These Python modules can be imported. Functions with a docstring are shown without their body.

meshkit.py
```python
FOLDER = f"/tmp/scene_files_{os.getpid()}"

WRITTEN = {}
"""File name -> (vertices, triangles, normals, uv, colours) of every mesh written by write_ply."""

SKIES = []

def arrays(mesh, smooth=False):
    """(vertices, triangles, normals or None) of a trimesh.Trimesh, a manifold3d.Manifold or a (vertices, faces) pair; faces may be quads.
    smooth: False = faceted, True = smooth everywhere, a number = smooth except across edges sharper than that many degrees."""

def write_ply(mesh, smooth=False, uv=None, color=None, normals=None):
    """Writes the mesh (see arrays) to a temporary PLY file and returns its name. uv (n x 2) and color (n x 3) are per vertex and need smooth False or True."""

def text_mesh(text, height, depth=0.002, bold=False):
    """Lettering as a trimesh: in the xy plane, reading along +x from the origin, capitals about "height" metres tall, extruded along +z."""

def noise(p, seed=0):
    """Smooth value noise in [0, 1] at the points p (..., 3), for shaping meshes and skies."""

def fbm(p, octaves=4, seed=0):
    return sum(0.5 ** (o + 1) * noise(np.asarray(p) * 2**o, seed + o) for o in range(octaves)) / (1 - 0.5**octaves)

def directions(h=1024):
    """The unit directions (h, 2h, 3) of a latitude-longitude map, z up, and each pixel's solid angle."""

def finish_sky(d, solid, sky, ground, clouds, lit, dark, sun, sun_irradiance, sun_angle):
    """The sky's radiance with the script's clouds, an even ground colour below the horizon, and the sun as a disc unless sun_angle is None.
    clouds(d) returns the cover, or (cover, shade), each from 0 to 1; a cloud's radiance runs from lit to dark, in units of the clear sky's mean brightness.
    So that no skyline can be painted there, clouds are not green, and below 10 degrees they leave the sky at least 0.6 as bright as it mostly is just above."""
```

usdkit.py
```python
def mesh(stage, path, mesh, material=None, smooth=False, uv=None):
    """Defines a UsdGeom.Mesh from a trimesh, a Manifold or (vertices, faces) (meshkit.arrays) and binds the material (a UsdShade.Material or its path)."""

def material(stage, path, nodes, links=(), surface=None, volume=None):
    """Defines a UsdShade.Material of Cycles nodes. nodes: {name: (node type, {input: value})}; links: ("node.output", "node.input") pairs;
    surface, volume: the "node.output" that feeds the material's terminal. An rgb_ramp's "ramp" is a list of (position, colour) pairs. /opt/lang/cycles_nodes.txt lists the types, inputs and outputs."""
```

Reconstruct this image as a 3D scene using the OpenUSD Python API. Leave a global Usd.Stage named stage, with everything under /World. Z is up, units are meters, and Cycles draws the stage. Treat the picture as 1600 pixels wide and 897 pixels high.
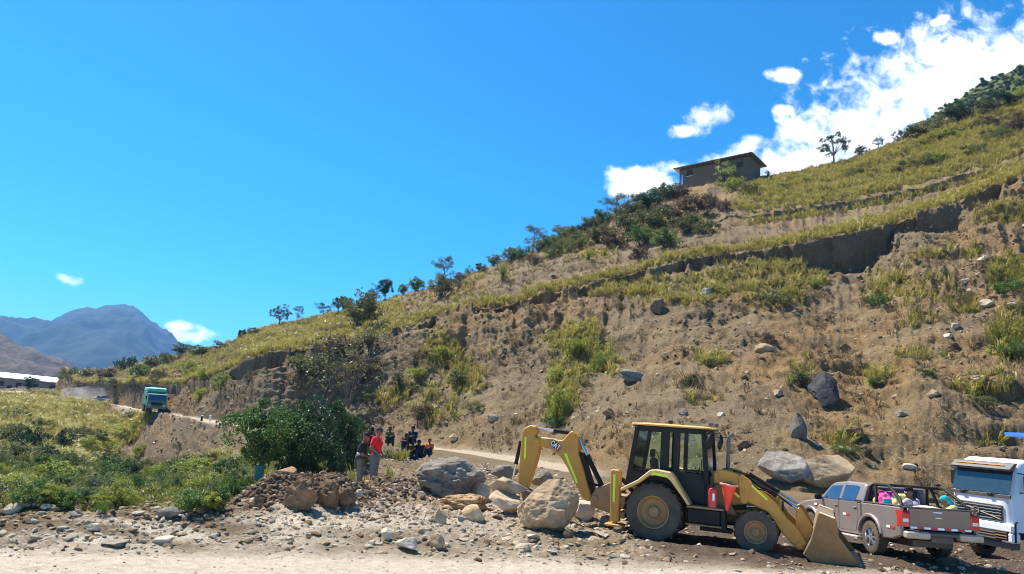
import math, random
import numpy as np, trimesh, manifold3d, shapely, shapely.geometry as sg
from scipy.spatial import cKDTree
import usdkit, meshkit
from pxr import Usd, UsdGeom, UsdLux, UsdShade, Sdf, Gf, Vt

stage = Usd.Stage.CreateInMemory()
UsdGeom.SetStageUpAxis(stage, 'Z'); UsdGeom.SetStageMetersPerUnit(stage, 1.0)
stage.SetDefaultPrim(UsdGeom.Xform.Define(stage, '/World').GetPrim())
UsdGeom.Scope.Define(stage, '/World/Looks')

# ------------------------------------------------------------------ camera, sky, sun, exposure
EXPOSURE = 1.22
FPX, PITCH, ROLL, EYE_H = 1142.0, math.atan(205/1142.), math.radians(4.0), 2.5
cp, sp, cr, sr = math.cos(PITCH), math.sin(PITCH), math.cos(ROLL), math.sin(ROLL)
FW = np.array([0, cp, sp]); _U = np.array([0, -sp, cp]); _R = np.array([1., 0, 0])
RT = cr*_R + sr*_U; UP = -sr*_R + cr*_U
EYE = np.array([0, 0, EYE_H])
cam = UsdGeom.Camera.Define(stage, '/World/camera')
cam.CreateHorizontalApertureAttr(36.0); cam.CreateVerticalApertureAttr(36.0*574/1024)
cam.CreateFocalLengthAttr(36.0*FPX/1600); cam.CreateClippingRangeAttr((0.1, 60000.0))
cam.CreateExposureAttr(EXPOSURE)
_m = np.eye(4); _m[0, :3], _m[1, :3], _m[2, :3], _m[3, :3] = RT, UP, -FW, EYE
cam.AddTransformOp().Set(Gf.Matrix4d(*_m.ravel().tolist()))

SUN_AZ, SUN_EL = math.radians(-52), math.radians(57)     # azimuth from +y towards +x
SUN = np.array([math.sin(SUN_AZ)*math.cos(SUN_EL), math.cos(SUN_AZ)*math.cos(SUN_EL), math.sin(SUN_EL)])
sun = UsdLux.DistantLight.Define(stage, '/World/sun_light')
sun.CreateIntensityAttr(1.25); sun.CreateAngleAttr(0.5); sun.CreateColorAttr(Gf.Vec3f(1.0, 0.95, 0.87))
sun.GetPrim().CreateAttribute('inputs:normalize', Sdf.ValueTypeNames.Bool).Set(True)
_x = np.cross([0, 0, 1.], SUN); _x /= np.linalg.norm(_x); _y = np.cross(SUN, _x)
_m = np.eye(4); _m[0, :3], _m[1, :3], _m[2, :3] = _x, _y, SUN
sun.AddTransformOp().Set(Gf.Matrix4d(*_m.ravel().tolist()))

def ray(x, y): return FW*FPX + RT*(x-800) - UP*(y-448.5)
def on_z(x, y, z=0.): r = ray(x, y); return EYE + r*((z-EYE_H)/r[2])
def at_d(x, y, d): r = ray(x, y); return EYE + r*(d/math.hypot(r[0], r[1]))
def project(P):
    v = np.asarray(P, float)-EYE; w = np.maximum(v@FW, 1e-3)
    return 800+FPX*(v@RT)/w, 448.5-FPX*(v@UP)/w, v@FW

def make_sky():
    N, Lk = {}, []
    cnt = [0]
    def nd(kind, **kw):
        cnt[0] += 1; n = f'n{cnt[0]}'; N[n] = (kind, kw); return n
    def lk(a, b): Lk.append((a, b))
    def m(op, a, b=None, c=None):
        kw = {'math_type': op}; ls = []
        for i, v in enumerate((a, b, c)):
            if v is None: continue
            if isinstance(v, str): ls.append((v, i+1))
            else: kw[f'value{i+1}'] = float(v)
        n = nd('math', **kw)
        for v, i in ls: lk(v, f'{n}.value{i}')
        return n+'.value'
    tc = nd('texture_coordinate')
    sk = nd('sky_texture', sky_type='single_scattering', sun_disc=False, sun_elevation=SUN_EL, sun_rotation=SUN_AZ, altitude=1500., air_density=1.0, aerosol_density=0.45, ozone_density=1.5)
    hs = nd('hsv', hue=0.5, saturation=SKY_SAT, value=1.0, fac=1.0); sx = nd('separate_xyz'); lk(tc+'.generated', sx+'.vector')
    tone = nd('rgb_ramp', ramp=[(0.0, (0.22, 0.60, 0.78)), (0.12, (0.28, 0.68, 0.86)), (0.30, (0.40, 0.80, 1.0)), (0.6, (0.50, 0.86, 1.06)), (1.0, (0.50, 0.86, 1.06))]); lk(sx+'.z', tone+'.fac')
    tn = nd('mix', mix_type='multiply', fac=1.0); lk(sk+'.color', tn+'.color1'); lk(tone+'.color', tn+'.color2'); lk(tn+'.color', hs+'.color')
    yy = m('maximum', sx+'.y', 0.02)
    u, v = m('divide', sx+'.x', yy), m('divide', sx+'.z', yy)
    uv = nd('combine_xyz'); lk(u, uv+'.x'); lk(v, uv+'.y')
    # cloud masses: (u, v of the middle, half width, half height, lean)
    blobs = []
    def blob(px, py, wx, wy, ang):
        r = ray(px, py); blobs.append((r[0]/r[1], r[2]/r[1], wx/1142., wy/1142., math.radians(ang)))
    blob(1010, 283, 70, 27, 8); blob(975, 296, 36, 17, 0); blob(1050, 262, 30, 14, 8)
    blob(1105, 184, 47, 26, 27); blob(1075, 203, 26, 14, 10); blob(1230, 118, 33, 13, 0); blob(1385, 60, 28, 15, 20); blob(1470, 32, 22, 9, 30)
    blob(1250, 250, 190, 48, 12); blob(1330, 205, 150, 72, 24); blob(1440, 145, 210, 105, 26); blob(1520, 170, 200, 120, 26); blob(1560, 100, 200, 105, 24); blob(1700, 60, 230, 120, 22); blob(1900, 40, 260, 120, 10)
    blob(1160, 232, 60, 20, 20); blob(1225, 172, 20, 10, 0); blob(1120, 248, 60, 14, 10)
    blob(106, 438, 29, 10, -12); blob(288, 510, 32, 9, -2); blob(285, 527, 48, 12, 10); blob(1700, 250, 120, 60, 10)
    f = None
    for u0, v0, a, b, t in blobs:
        du, dv = m('subtract', u, u0), m('subtract', v, v0)
        p = m('multiply_add', du, math.cos(t)/a, m('multiply', dv, math.sin(t)/a))
        q = m('multiply_add', dv, math.cos(t)/b, m('multiply', du, -math.sin(t)/b))
        d = m('subtract', 1.0, m('sqrt', m('multiply_add', p, p, m('multiply', q, q))))
        f = d if f is None else m('maximum', f, d)
    n1 = nd('noise_texture', scale=30.0, detail=9.0, roughness=0.6, distortion=0.25); lk(uv+'.vector', n1+'.vector')
    n2 = nd('noise_texture', scale=9.0, detail=5.0, roughness=0.6); lk(uv+'.vector', n2+'.vector')
    g = m('multiply_add', m('subtract', n1+'.fac', 0.5), 2.5, m('multiply_add', m('subtract', n2+'.fac', 0.5), 1.8, f))
    cov = nd('map_range', range_type='smoothstep', from_min=-0.12, from_max=0.85, to_min=0.0, to_max=0.97, clamp=True); lk(g, cov+'.value')
    front = nd('map_range', range_type='linear', from_min=0.05, from_max=0.12, to_min=0.0, to_max=1.0, clamp=True); lk(sx+'.y', front+'.value')
    cv = m('multiply', cov+'.result', front+'.result')
    shade = nd('rgb_ramp', ramp=[(0.30, (0.50, 0.60, 0.74)), (0.58, (1.0, 1.0, 1.0))]); lk(n2+'.fac', shade+'.fac')
    cs = nd('mix', mix_type='multiply', fac=1.0, color2=(CLOUD, CLOUD, CLOUD)); lk(shade+'.color', cs+'.color1')
    mx = nd('mix', mix_type='mix'); lk(cv, mx+'.fac'); lk(hs+'.color', mx+'.color1'); lk(cs+'.color', mx+'.color2')
    bg = nd('background_shader', strength=SKY_STRENGTH); lk(mx+'.color', bg+'.color')
    mat = usdkit.material(stage, '/World/Looks/sky', N, Lk, surface=bg+'.background')
    dome = UsdLux.DomeLight.Define(stage, '/World/sky')
    UsdShade.MaterialBindingAPI.Apply(dome.GetPrim()).Bind(mat)
    dome.GetPrim().SetCustomDataByKey('kind', 'structure')
SKY_STRENGTH, SKY_SAT, CLOUD = 0.085, 1.15, 9.5
make_sky()

# ------------------------------------------------------------------ helpers
_used = {}
def numbered(name, parent='/World'):
    k = (parent, name); n = _used.get(k, 0); _used[k] = n+1
    return f'{parent}/{name}' + (f'_{n:03d}' if n else '')
def tag(prim, label=None, cat=None, group=None, kind=None):
    p = prim.GetPrim() if hasattr(prim, 'GetPrim') else prim
    for k, v in (('label', label), ('category', cat), ('group', group), ('kind', kind)):
        if v: p.SetCustomDataByKey(k, v)
    return p
def obj(name, mesh, material, parent=None, smooth=False, label=None):
    par = '/World' if parent is None else str(parent.GetPath())
    m = usdkit.mesh(stage, numbered(name, par), mesh, material, smooth=smooth)
    if label: tag(m, label)
    return m.GetPrim()
def set_xf(xf, loc=(0, 0, 0), R=None, s=1.0):
    """loc, 3x3 rotation (columns = local axes), scale -> one matrix op"""
    R = np.eye(3) if R is None else np.asarray(R, float)
    S = np.diag(np.broadcast_to(np.asarray(s, float), (3,)))
    M = np.eye(4); M[:3, :3] = (R@S).T; M[3, :3] = loc
    x = UsdGeom.Xformable(xf); x.ClearXformOpOrder()
    x.MakeMatrixXform().Set(Gf.Matrix4d(*M.ravel().tolist()))
def rotz(a): c, s = math.cos(a), math.sin(a); return np.array([[c, -s, 0], [s, c, 0], [0, 0, 1.]])
def rotx(a): c, s = math.cos(a), math.sin(a); return np.array([[1., 0, 0], [0, c, -s], [0, s, c]])
def roty(a): c, s = math.cos(a), math.sin(a); return np.array([[c, 0, s], [0, 1., 0], [-s, 0, c]])
def thing(name, label, cat, loc=(0, 0, 0), R=None, s=1.0, group=None):
    x = UsdGeom.Xform.Define(stage, numbered(name)); set_xf(x, loc, R, s)
    return tag(x, label, cat, group)
def klass(name):
    p = stage.CreateClassPrim('/World/Looks/' + name) if False else stage.CreateClassPrim('/World/shape_' + name)
    p.SetTypeName('Xform'); return p
def copy_of(cls, name, label, cat, loc, R=None, s=1.0, group=None):
    x = UsdGeom.Xform.Define(stage, numbered(name)); p = x.GetPrim()
    p.GetReferences().AddInternalReference(cls.GetPath()); p.SetInstanceable(True)
    set_xf(x, loc, R, s); return tag(p, label, cat, group)

_mats = {}
def mat(name, color, rough=0.6, metallic=0.0, dust=0.0, dust_col=(0.30, 0.22, 0.14), var=0.12, scale=6.0, bump=0.0, spec=0.5, coat=0.0):
    """painted or plain stuff: a base colour with slight mottling, and dust lying on it in patches"""
    if name in _mats: return _mats[name]
    N = {'tc': ('texture_coordinate', {}),
         'n': ('noise_texture', {'scale': scale, 'detail': 5.0, 'roughness': 0.65}),
         'r': ('rgb_ramp', {'ramp': [(0.3, tuple(c*(1-var) for c in color)), (0.7, tuple(min(1, c*(1+var)) for c in color))]}),
         'n2': ('noise_texture', {'scale': scale*0.45, 'detail': 7.0, 'roughness': 0.7}),
         'mr': ('map_range', {'from_min': 0.42, 'from_max': 0.68, 'to_min': dust*0.35, 'to_max': dust, 'clamp': True}),
         'mx': ('mix', {'mix_type': 'mix', 'color2': dust_col}),
         'rr': ('map_range', {'from_min': 0.0, 'from_max': 1.0, 'to_min': rough, 'to_max': min(1.0, rough+0.5), 'clamp': True}),
         'p': ('principled_bsdf', {'metallic': metallic, 'specular_ior_level': spec, 'coat_weight': coat, 'coat_roughness': 0.1})}
    Lk = [('tc.object', 'n.vector'), ('tc.object', 'n2.vector'), ('n.fac', 'r.fac'), ('n2.fac', 'mr.value'), ('mr.result', 'mx.fac'), ('r.color', 'mx.color1'),
          ('mx.color', 'p.base_color'), ('mr.result', 'rr.value'), ('rr.result', 'p.roughness')]
    if bump:
        N['b'] = ('bump', {'strength': 0.6, 'distance': bump}); Lk += [('n.fac', 'b.height'), ('b.normal', 'p.normal')]
    _mats[name] = usdkit.material(stage, '/World/Looks/'+name, N, Lk, surface='p.BSDF'); return _mats[name]
def leafmat(name, c1, c2, rough=0.5, trans=0.35):
    N = {'oi': ('object_info', {}), 'g': ('geometry', {}), 'tc': ('texture_coordinate', {}),
         'n': ('noise_texture', {'scale': 1.7, 'detail': 3.0}), 'ad': ('math', {'math_type': 'add'}), 'md': ('math', {'math_type': 'multiply_add', 'value2': 0.5}),
         'r': ('rgb_ramp', {'ramp': [(0.25, c1), (0.9, c2)]}),
         'p': ('principled_bsdf', {'roughness': rough, 'specular_ior_level': 0.3}), 't': ('translucent_bsdf', {}), 'm': ('mix_closure', {'fac': trans})}
    Lk = [('tc.object', 'n.vector'), ('g.random_per_island', 'md.value1'), ('n.fac', 'ad.value1'), ('oi.random', 'ad2.value1'), ('ad2.value', 'md.value3'), ('md.value', 'r.fac'),
          ('r.color', 'p.base_color'), ('r.color', 't.color'), ('p.BSDF', 'm.closure1'), ('t.BSDF', 'm.closure2')]
    N['ad2'] = ('math', {'math_type': 'multiply_add', 'value2': 0.35, 'value3': 0.1})
    del N['ad'], N['n'], N['tc']; Lk = [l for l in Lk if not any(l[k].startswith(('ad.', 'n.', 'tc.')) for k in (0, 1))]
    return usdkit.material(stage, '/World/Looks/'+name, N, Lk, surface='m.closure')

class MB:
    """collects shapes for one mesh"""
    def __init__(s): s.v, s.f, s.n = [], [], 0
    def add(s, v, f):
        v = np.asarray(v, float); f = np.asarray(f, int)
        if f.shape[1] == 4: f = np.vstack([f[:, [0, 1, 2]], f[:, [0, 2, 3]]])
        s.v.append(v); s.f.append(f+s.n); s.n += len(v); return s
    def mesh(s, m, T=None):
        v = np.asarray(m.vertices)
        if T is not None: v = v@np.asarray(T[0]).T + T[1]
        return s.add(v, m.faces)
    def box(s, c, size, R=None, bev=0.0):
        hx, hy, hz = np.asarray(size, float)/2
        b = min(bev, hx*.9, hy*.9, hz*.9)
        if b <= 0:
            v = np.array([[i, j, k] for i in (-hx, hx) for j in (-hy, hy) for k in (-hz, hz)])
            f = [[0, 1, 3, 2], [4, 6, 7, 5], [0, 4, 5, 1], [2, 3, 7, 6], [0, 2, 6, 4], [1, 5, 7, 3]]
        else:
            pts = [[sx*(hx-b*(a != 0)), sy*(hy-b*(a != 1)), sz*(hz-b*(a != 2))] for sx in (-1, 1) for sy in (-1, 1) for sz in (-1, 1) for a in range(3)]
            h = trimesh.convex.convex_hull(np.array(pts)); v, f = h.vertices, h.faces
        if R is not None: v = v@np.asarray(R).T
        return s.add(np.asarray(v)+c, f)
    def prism(s, poly, y0, y1, bev=0.0, axis='y'):
        """polygon in xz (ccw or cw) drawn out along y; bev = chamfer of its two rims"""
        P = np.asarray(poly, float)
        if sg.Polygon(P).exterior.is_ccw is False: P = P[::-1]
        n = len(P); y0, y1 = min(y0, y1), max(y0, y1)
        e = np.roll(P, -1, 0)-P; e /= np.linalg.norm(e, axis=1)[:, None]+1e-12
        nn = np.stack([-e[:, 1], e[:, 0]], 1); pn = np.roll(nn, 1, 0)
        mi = nn+pn; mi /= np.maximum((mi*nn).sum(1), .35)[:, None]*1.0+1e-9
        mi = mi/np.maximum(1, np.linalg.norm(mi, axis=1)/2.0)[:, None]
        Q = P+mi*bev
        rings = [(Q, y0), (P, y0+bev), (P, y1-bev), (Q, y1)] if bev > 0 else [(P, y0), (P, y1)]
        V = np.vstack([np.stack([r[:, 0], np.full(n, y), r[:, 1]], 1) for r, y in rings])
        F = []
        for k in range(len(rings)-1):
            for i in range(n):
                j = (i+1) % n; a, b, c, d = k*n+i, k*n+j, (k+1)*n+j, (k+1)*n+i
                F += [[a, c, b], [a, d, c]]
        _, tri = trimesh.creation.triangulate_polygon(sg.Polygon(rings[0][0]), engine='earcut') if False else (None, earcut(rings[0][0]))
        F += [[a, b, c] for a, b, c in tri]; o = (len(rings)-1)*n
        F += [[o+a, o+c, o+b] for a, b, c in tri]
        if axis == 'x': V = V[:, [1, 0, 2]]; F = [f[::-1] for f in F]
        if axis == 'z': V = V[:, [0, 2, 1]]; F = [f[::-1] for f in F]
        return s.add(V, F)
    def tube(s, pts, r, seg=8, caps=True):
        p = np.asarray(pts, float); r = np.broadcast_to(np.asarray(r, float), (len(p),))
        t = np.gradient(p, axis=0); t /= np.linalg.norm(t, axis=1)[:, None]+1e-12
        up = np.array([0, 0, 1.]) if abs(t[0, 2]) < .9 else np.array([1., 0, 0])
        A = []; a = np.cross(t[0], up); a /= np.linalg.norm(a)
        for i in range(len(p)):
            a = a-t[i]*(a@t[i]); a /= np.linalg.norm(a)+1e-12; A.append(a)
        A = np.array(A); B = np.cross(t, A); th = np.arange(seg)*2*math.pi/seg
        V = (p[:, None]+r[:, None, None]*(np.cos(th)[None, :, None]*A[:, None]+np.sin(th)[None, :, None]*B[:, None])).reshape(-1, 3)
        F = []
        for i in range(len(p)-1):
            for j in range(seg):
                k = (j+1) % seg; F += [[i*seg+j, i*seg+k, (i+1)*seg+k], [i*seg+j, (i+1)*seg+k, (i+1)*seg+j]]
        if caps:
            V = np.vstack([V, p[0], p[-1]]); n = len(p)*seg; o = (len(p)-1)*seg
            for j in range(seg):
                k = (j+1) % seg; F += [[n, k, j], [n+1, o+j, o+k]]
        return s.add(V, F)
    def cyl(s, a, b, r, seg=16): return s.tube([a, b], r, seg)
    def lathe(s, prof, seg=32, R=None, c=(0, 0, 0)):
        """profile (radius, height) turned about local z"""
        pr = np.asarray(prof, float); th = np.arange(seg)*2*math.pi/seg; n = len(pr)
        V = np.stack([pr[:, None, 0]*np.cos(th), pr[:, None, 0]*np.sin(th), np.repeat(pr[:, 1:], seg, 1)], -1).reshape(-1, 3)
        F = []
        for i in range(n-1):
            for j in range(seg):
                k = (j+1) % seg; F += [[i*seg+j, i*seg+k, (i+1)*seg+k], [i*seg+j, (i+1)*seg+k, (i+1)*seg+j]]
        if R is not None: V = V@np.asarray(R).T
        return s.add(V+np.asarray(c), F)
    def get(s): return np.vstack(s.v), np.vstack(s.f)
    def build(s, name, material, parent=None, smooth=False, label=None): return obj(name, s.get(), material, parent, smooth, label)
def earcut(P):
    """triangles of a simple ccw polygon by ear clipping"""
    P = np.asarray(P, float); idx = list(range(len(P))); out = []
    def area(a, b, c): return (b[0]-a[0])*(c[1]-a[1])-(b[1]-a[1])*(c[0]-a[0])
    guard = 0
    while len(idx) > 3 and guard < 5000:
        guard += 1; done = False
        for k in range(len(idx)):
            i, j, l = idx[k-1], idx[k], idx[(k+1) % len(idx)]; a, b, c = P[i], P[j], P[l]
            if area(a, b, c) <= 1e-12: continue
            if any(area(a, b, P[q]) >= 0 and area(b, c, P[q]) >= 0 and area(c, a, P[q]) >= 0 for q in idx if q not in (i, j, l)): continue
            out.append([i, j, l]); idx.pop(k); done = True; break
        if not done: idx.pop(0)
    out.append(idx[:3]); return out
def fbm(p, o=4, seed=0): return meshkit.fbm(np.asarray(p, float)+1000.0, o, seed)
def ridged(p, o=4, seed=0): return 1-np.abs(2*fbm(p, o, seed)-1)*2
# ------------------------------------------------------------------ the ground: one sheet, near ground, rubble, road, slide face, terraces
def az_of(x, y): r = ray(x, y); return math.atan2(r[0], r[1])
def hor_y(x): return 654+.07*(x-800)
def layer(pts, mode):
    """pts (x, y, value): value is the height ('z') or the distance ('d') of the ground seen at that pixel, or 'dz': (x, d, z)"""
    out = []
    for p in pts:
        if mode == 'z': P = on_z(p[0], p[1], p[2])
        elif mode == 'd': P = at_d(*p)
        else: r = ray(p[0], hor_y(p[0])); a = math.atan2(r[0], r[1]); P = np.array([math.sin(a)*p[1], math.cos(a)*p[1], p[2]])
        out.append((math.atan2(P[0], P[1]), math.hypot(P[0], P[1]), P[2]))
    return np.array(sorted(out))
A_EDGE = math.radians(46)
azf = np.linspace(-A_EDGE, A_EDGE, 1150)
azo = np.linspace(A_EDGE, 2*math.pi-A_EDGE, 72)[1:-1]
AZ = np.concatenate([azf, azo]); NA = len(AZ)
out_t = np.concatenate([np.zeros(len(azf)), np.clip(np.minimum(azo-A_EDGE, 2*math.pi-A_EDGE-azo)/math.radians(50), 0, 1)])
def ev(L):
    a = np.where(AZ > math.pi, AZ-2*math.pi, AZ)
    d, z = np.interp(a, L[:, 0], L[:, 1]), np.interp(a, L[:, 0], L[:, 2])
    return d, z
def jit(scale, amp, seed): return (fbm(np.stack([AZ*scale, AZ*0+.5, AZ*0+.5], 1), 4, seed)-.5)*2*amp

E_ = ev(layer([(-150, 862, 0), (0, 862, 0), (400, 862, 0), (620, 868, 0), (800, 873, 0), (1000, 880, 0), (1250, 890, 0), (1600, 905, 0), (1750, 912, 0)], 'z'))
C_ = ev(layer([(-150, 800, .25), (0, 797, .25), (60, 786, .35), (200, 786, .35), (340, 786, .3), (400, 782, .3), (440, 768, .42), (470, 760, .5), (550, 765, .4), (620, 760, .35), (700, 757, .35), (780, 757, .35), (860, 790, .2), (950, 800, .1), (1050, 815, .02), (1200, 845, -.02), (1400, 866, -.05), (1600, 880, -.25), (1750, 885, -.3)], 'z'))
G_ = ev(layer([(-150, 24, -1.6), (350, 24, -1.6), (400, 25, -1.0), (480, 25, -.35), (560, 24.0, .02), (700, 26, .1), (860, 25.5, 0), (1000, 24.5, 0), (1250, 23.5, -.1), (1380, 25, -.45), (1450, 27, -.85), (1600, 29, -1.0), (1750, 30, -1.0)], 'dz'))
B_ = ev(np.array(sorted(map(tuple, np.vstack([layer([(-150, 700, 64), (0, 700, 64), (100, 712, 70), (150, 722, 84), (200, 738, 92), (243, 732, 84), (290, 724, 75), (335, 712, 67), (390, 702, 58)], 'd'), layer([(480, 42, -.4), (560, 38, .1), (640, 39, .3), (740, 40, .1), (880, 33, 0), (1000, 29, 0), (1250, 27, 0), (1400, 28.5, -.4), (1600, 32, -.8), (1750, 33, -.8)], 'dz')])))))
R1 = ev(layer([(-150, 607, 200), (60, 613, 190), (160, 631, 140), (243, 646, 98), (310, 657, 78), (400, 672, 66), (520, 690, 58), (640, 703, 51), (740, 712, 46), (880, 736, 37), (1000, 752, 33), (1250, 772, 31), (1400, 785, 33), (1600, 800, 36), (1750, 812, 37)], 'd'))
_rw = np.interp(AZ, [az_of(880, 650), az_of(1050, 650)], [5.5, 1.0])
R2 = (R1[0]+_rw, R1[1]+.02)
S1t = ev(layer([(-150, 606, 242), (88, 606, 236), (100, 580, 202), (120, 597, 168), (205, 600, 120), (290, 602, 97), (335, 590, 86), (385, 562, 79), (420, 553, 76), (500, 546, 74), (560, 545, 72), (600, 525, 72), (700, 492, 70), (750, 480, 69), (790, 478, 68), (860, 460, 68), (960, 435, 68), (1080, 405, 69), (1220, 388, 70), (1300, 373, 71), (1380, 356, 72), (1480, 325, 75), (1560, 290, 78), (1600, 275, 80), (1750, 225, 84)], 'd'))
_a1 = lambda x: az_of(x, 450)
sh = np.interp(AZ, [_a1(80), _a1(110), _a1(300), _a1(380), _a1(520), _a1(600), _a1(780), _a1(960), _a1(1190), _a1(1240), _a1(1290), _a1(1350), _a1(1385), _a1(1410), _a1(1480), _a1(1540), _a1(1600)], [.05, 1.5, 2.2, 2.2, 1.6, .7, .9, .9, .7, 1.9, 3.2, 3.6, 2.8, 1.5, 1.9, 1.4, .6])
_n1 = jit(60, .9, 3)+jit(200, .35, 4)
hol = np.interp(AZ, [_a1(1190), _a1(1270), _a1(1360), _a1(1410)], [0, .9, .9, 0])
sh = np.maximum(sh*(1+.6*jit(90, 1, 5))*np.clip(1+4.8*jit(26, 1, 15)*(1-hol), .08, 1.45), .03)
S1c = (S1t[0]-1.1-.35*np.minimum(sh, 1.4), S1t[1]-np.interp(AZ, [_a1(1180), _a1(1240), _a1(1290), _a1(1350), _a1(1390), _a1(1420), _a1(1560)], [1.4, 2.4, 3.6, 4.0, 3.2, 2.0, 1.6])-.15)
_n1 = np.where(hol > .5, _n1*.5, _n1)
S1t = (S1t[0]+_n1, S1t[1]+_n1*.35+jit(150, .15, 6))
S1b = (S1t[0]+.12+.30*sh, S1t[1]-sh)            # undercut
K_ = ev(layer([(-150, 605, 262), (92, 605, 258), (100, 583, 214), (150, 582, 192), (200, 575, 172), (290, 555, 152), (340, 545, 142), (400, 517, 136), (480, 501, 130), (600, 470, 113), (700, 442, 106), (800, 404, 99), (860, 380, 98), (950, 342, 101), (1050, 300, 108), (1130, 284, 111), (1200, 275, 112), (1300, 258, 114), (1350, 240, 116), (1400, 220, 118), (1440, 200, 121), (1500, 178, 124), (1600, 148, 128), (1750, 100, 132)], 'd'))
K_ = (K_[0]+jit(40, 1.5, 8), K_[1]+jit(70, .35, 9)+jit(250, .15, 10))
def mixl(a, b, t): return (a[0]+(b[0]-a[0])*t, a[1]+(b[1]-a[1])*t)
_s2 = ev(layer([(600, 500, 85), (1000, 385, 84), (1140, 338, 87), (1250, 326, 88), (1330, 316, 89), (1420, 297, 90), (1480, 281, 91), (1560, 258, 93), (1600, 246, 94), (1750, 205, 98)], 'd'))
_w2 = np.interp(AZ, [_a1(950), _a1(1120)], [0, 1])
_sm = mixl(S1t, K_, .42)
S2t = (_sm[0]+(_s2[0]-_sm[0])*_w2+jit(70, .6, 11), _sm[1]+(_s2[1]-_sm[1])*_w2+jit(120, .12, 12))
s2h = np.interp(AZ, [_a1(1000), _a1(1130), _a1(1200), _a1(1450), _a1(1600)], [.12, .25, .9, 1.1, .8])*(1+.5*jit(100, 1, 13))
S2b = (S2t[0]-.05, S2t[1]-s2h)
S3t = mixl(S2t, K_, .62); S3t = (S3t[0], S3t[1]+np.interp(AZ, [_a1(1350), _a1(1450)], [0, .5])+jit(60, .35, 14))
S3b = (S3t[0]-.15, S3t[1]-np.interp(AZ, [_a1(1300), _a1(1420)], [.15, .9]))
M_ = mixl(R2, S1c, .5); M_ = (M_[0], M_[1]-np.interp(AZ, [_a1(450), _a1(700)], [0, .09])*(S1c[1]-R2[1]))
P_ = (K_[0]+22, K_[1]+.5)
Q_ = (K_[0]+160, np.minimum(K_[1]*.4-22, -10))
zero = np.zeros(NA)
layers = [((zero+.4), zero), (zero+7.5, zero), E_, C_, G_, B_, R1, R2, M_, S1c, S1b, S1t, S2b, S2t, S3b, S3t, K_, P_, Q_, (zero+2500, zero-60), (zero+5500, zero-60)]
nsub = [6, 50, 70, 56, 40, 44, 12, 60, 72, 6, 9, 44, 5, 26, 5, 24, 8, 8, 4, 3]
flat_r = np.cumsum([0]+[7.5, 6, 2, 8, 10, 12, 6, 12, 12, .5, .5, 8, .3, 8, .3, 8, 20, 60, 2200, 11000])
Ld, Lz = np.array([l[0] for l in layers]), np.array([l[1] for l in layers])
for k in range(1, len(layers)): Ld[k] = np.maximum(Ld[k], Ld[k-1]+(.3 if k not in (11, 13, 15) else -1.6))
fl = np.interp(np.arange(len(layers)), np.arange(len(flat_r)), flat_r)
Ld = Ld*(1-out_t)+np.maximum(fl, .4)[:, None]*out_t
Lz = Lz*(1-out_t)+np.where(np.arange(len(layers)) > 17, -60, 0)[:, None]*out_t
rows_d, rows_z, row_k = [], [], []
for k, n in enumerate(nsub):
    last = k == len(nsub)-1
    for i in range(n+last):
        t = i/n
        rows_d.append(Ld[k]+(Ld[k+1]-Ld[k])*t); rows_z.append(Lz[k]+(Lz[k+1]-Lz[k])*t); row_k.append(k+t)
RD, RZ, RK = np.array(rows_d), np.array(rows_z), np.array(row_k); NR = len(RD)
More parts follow.
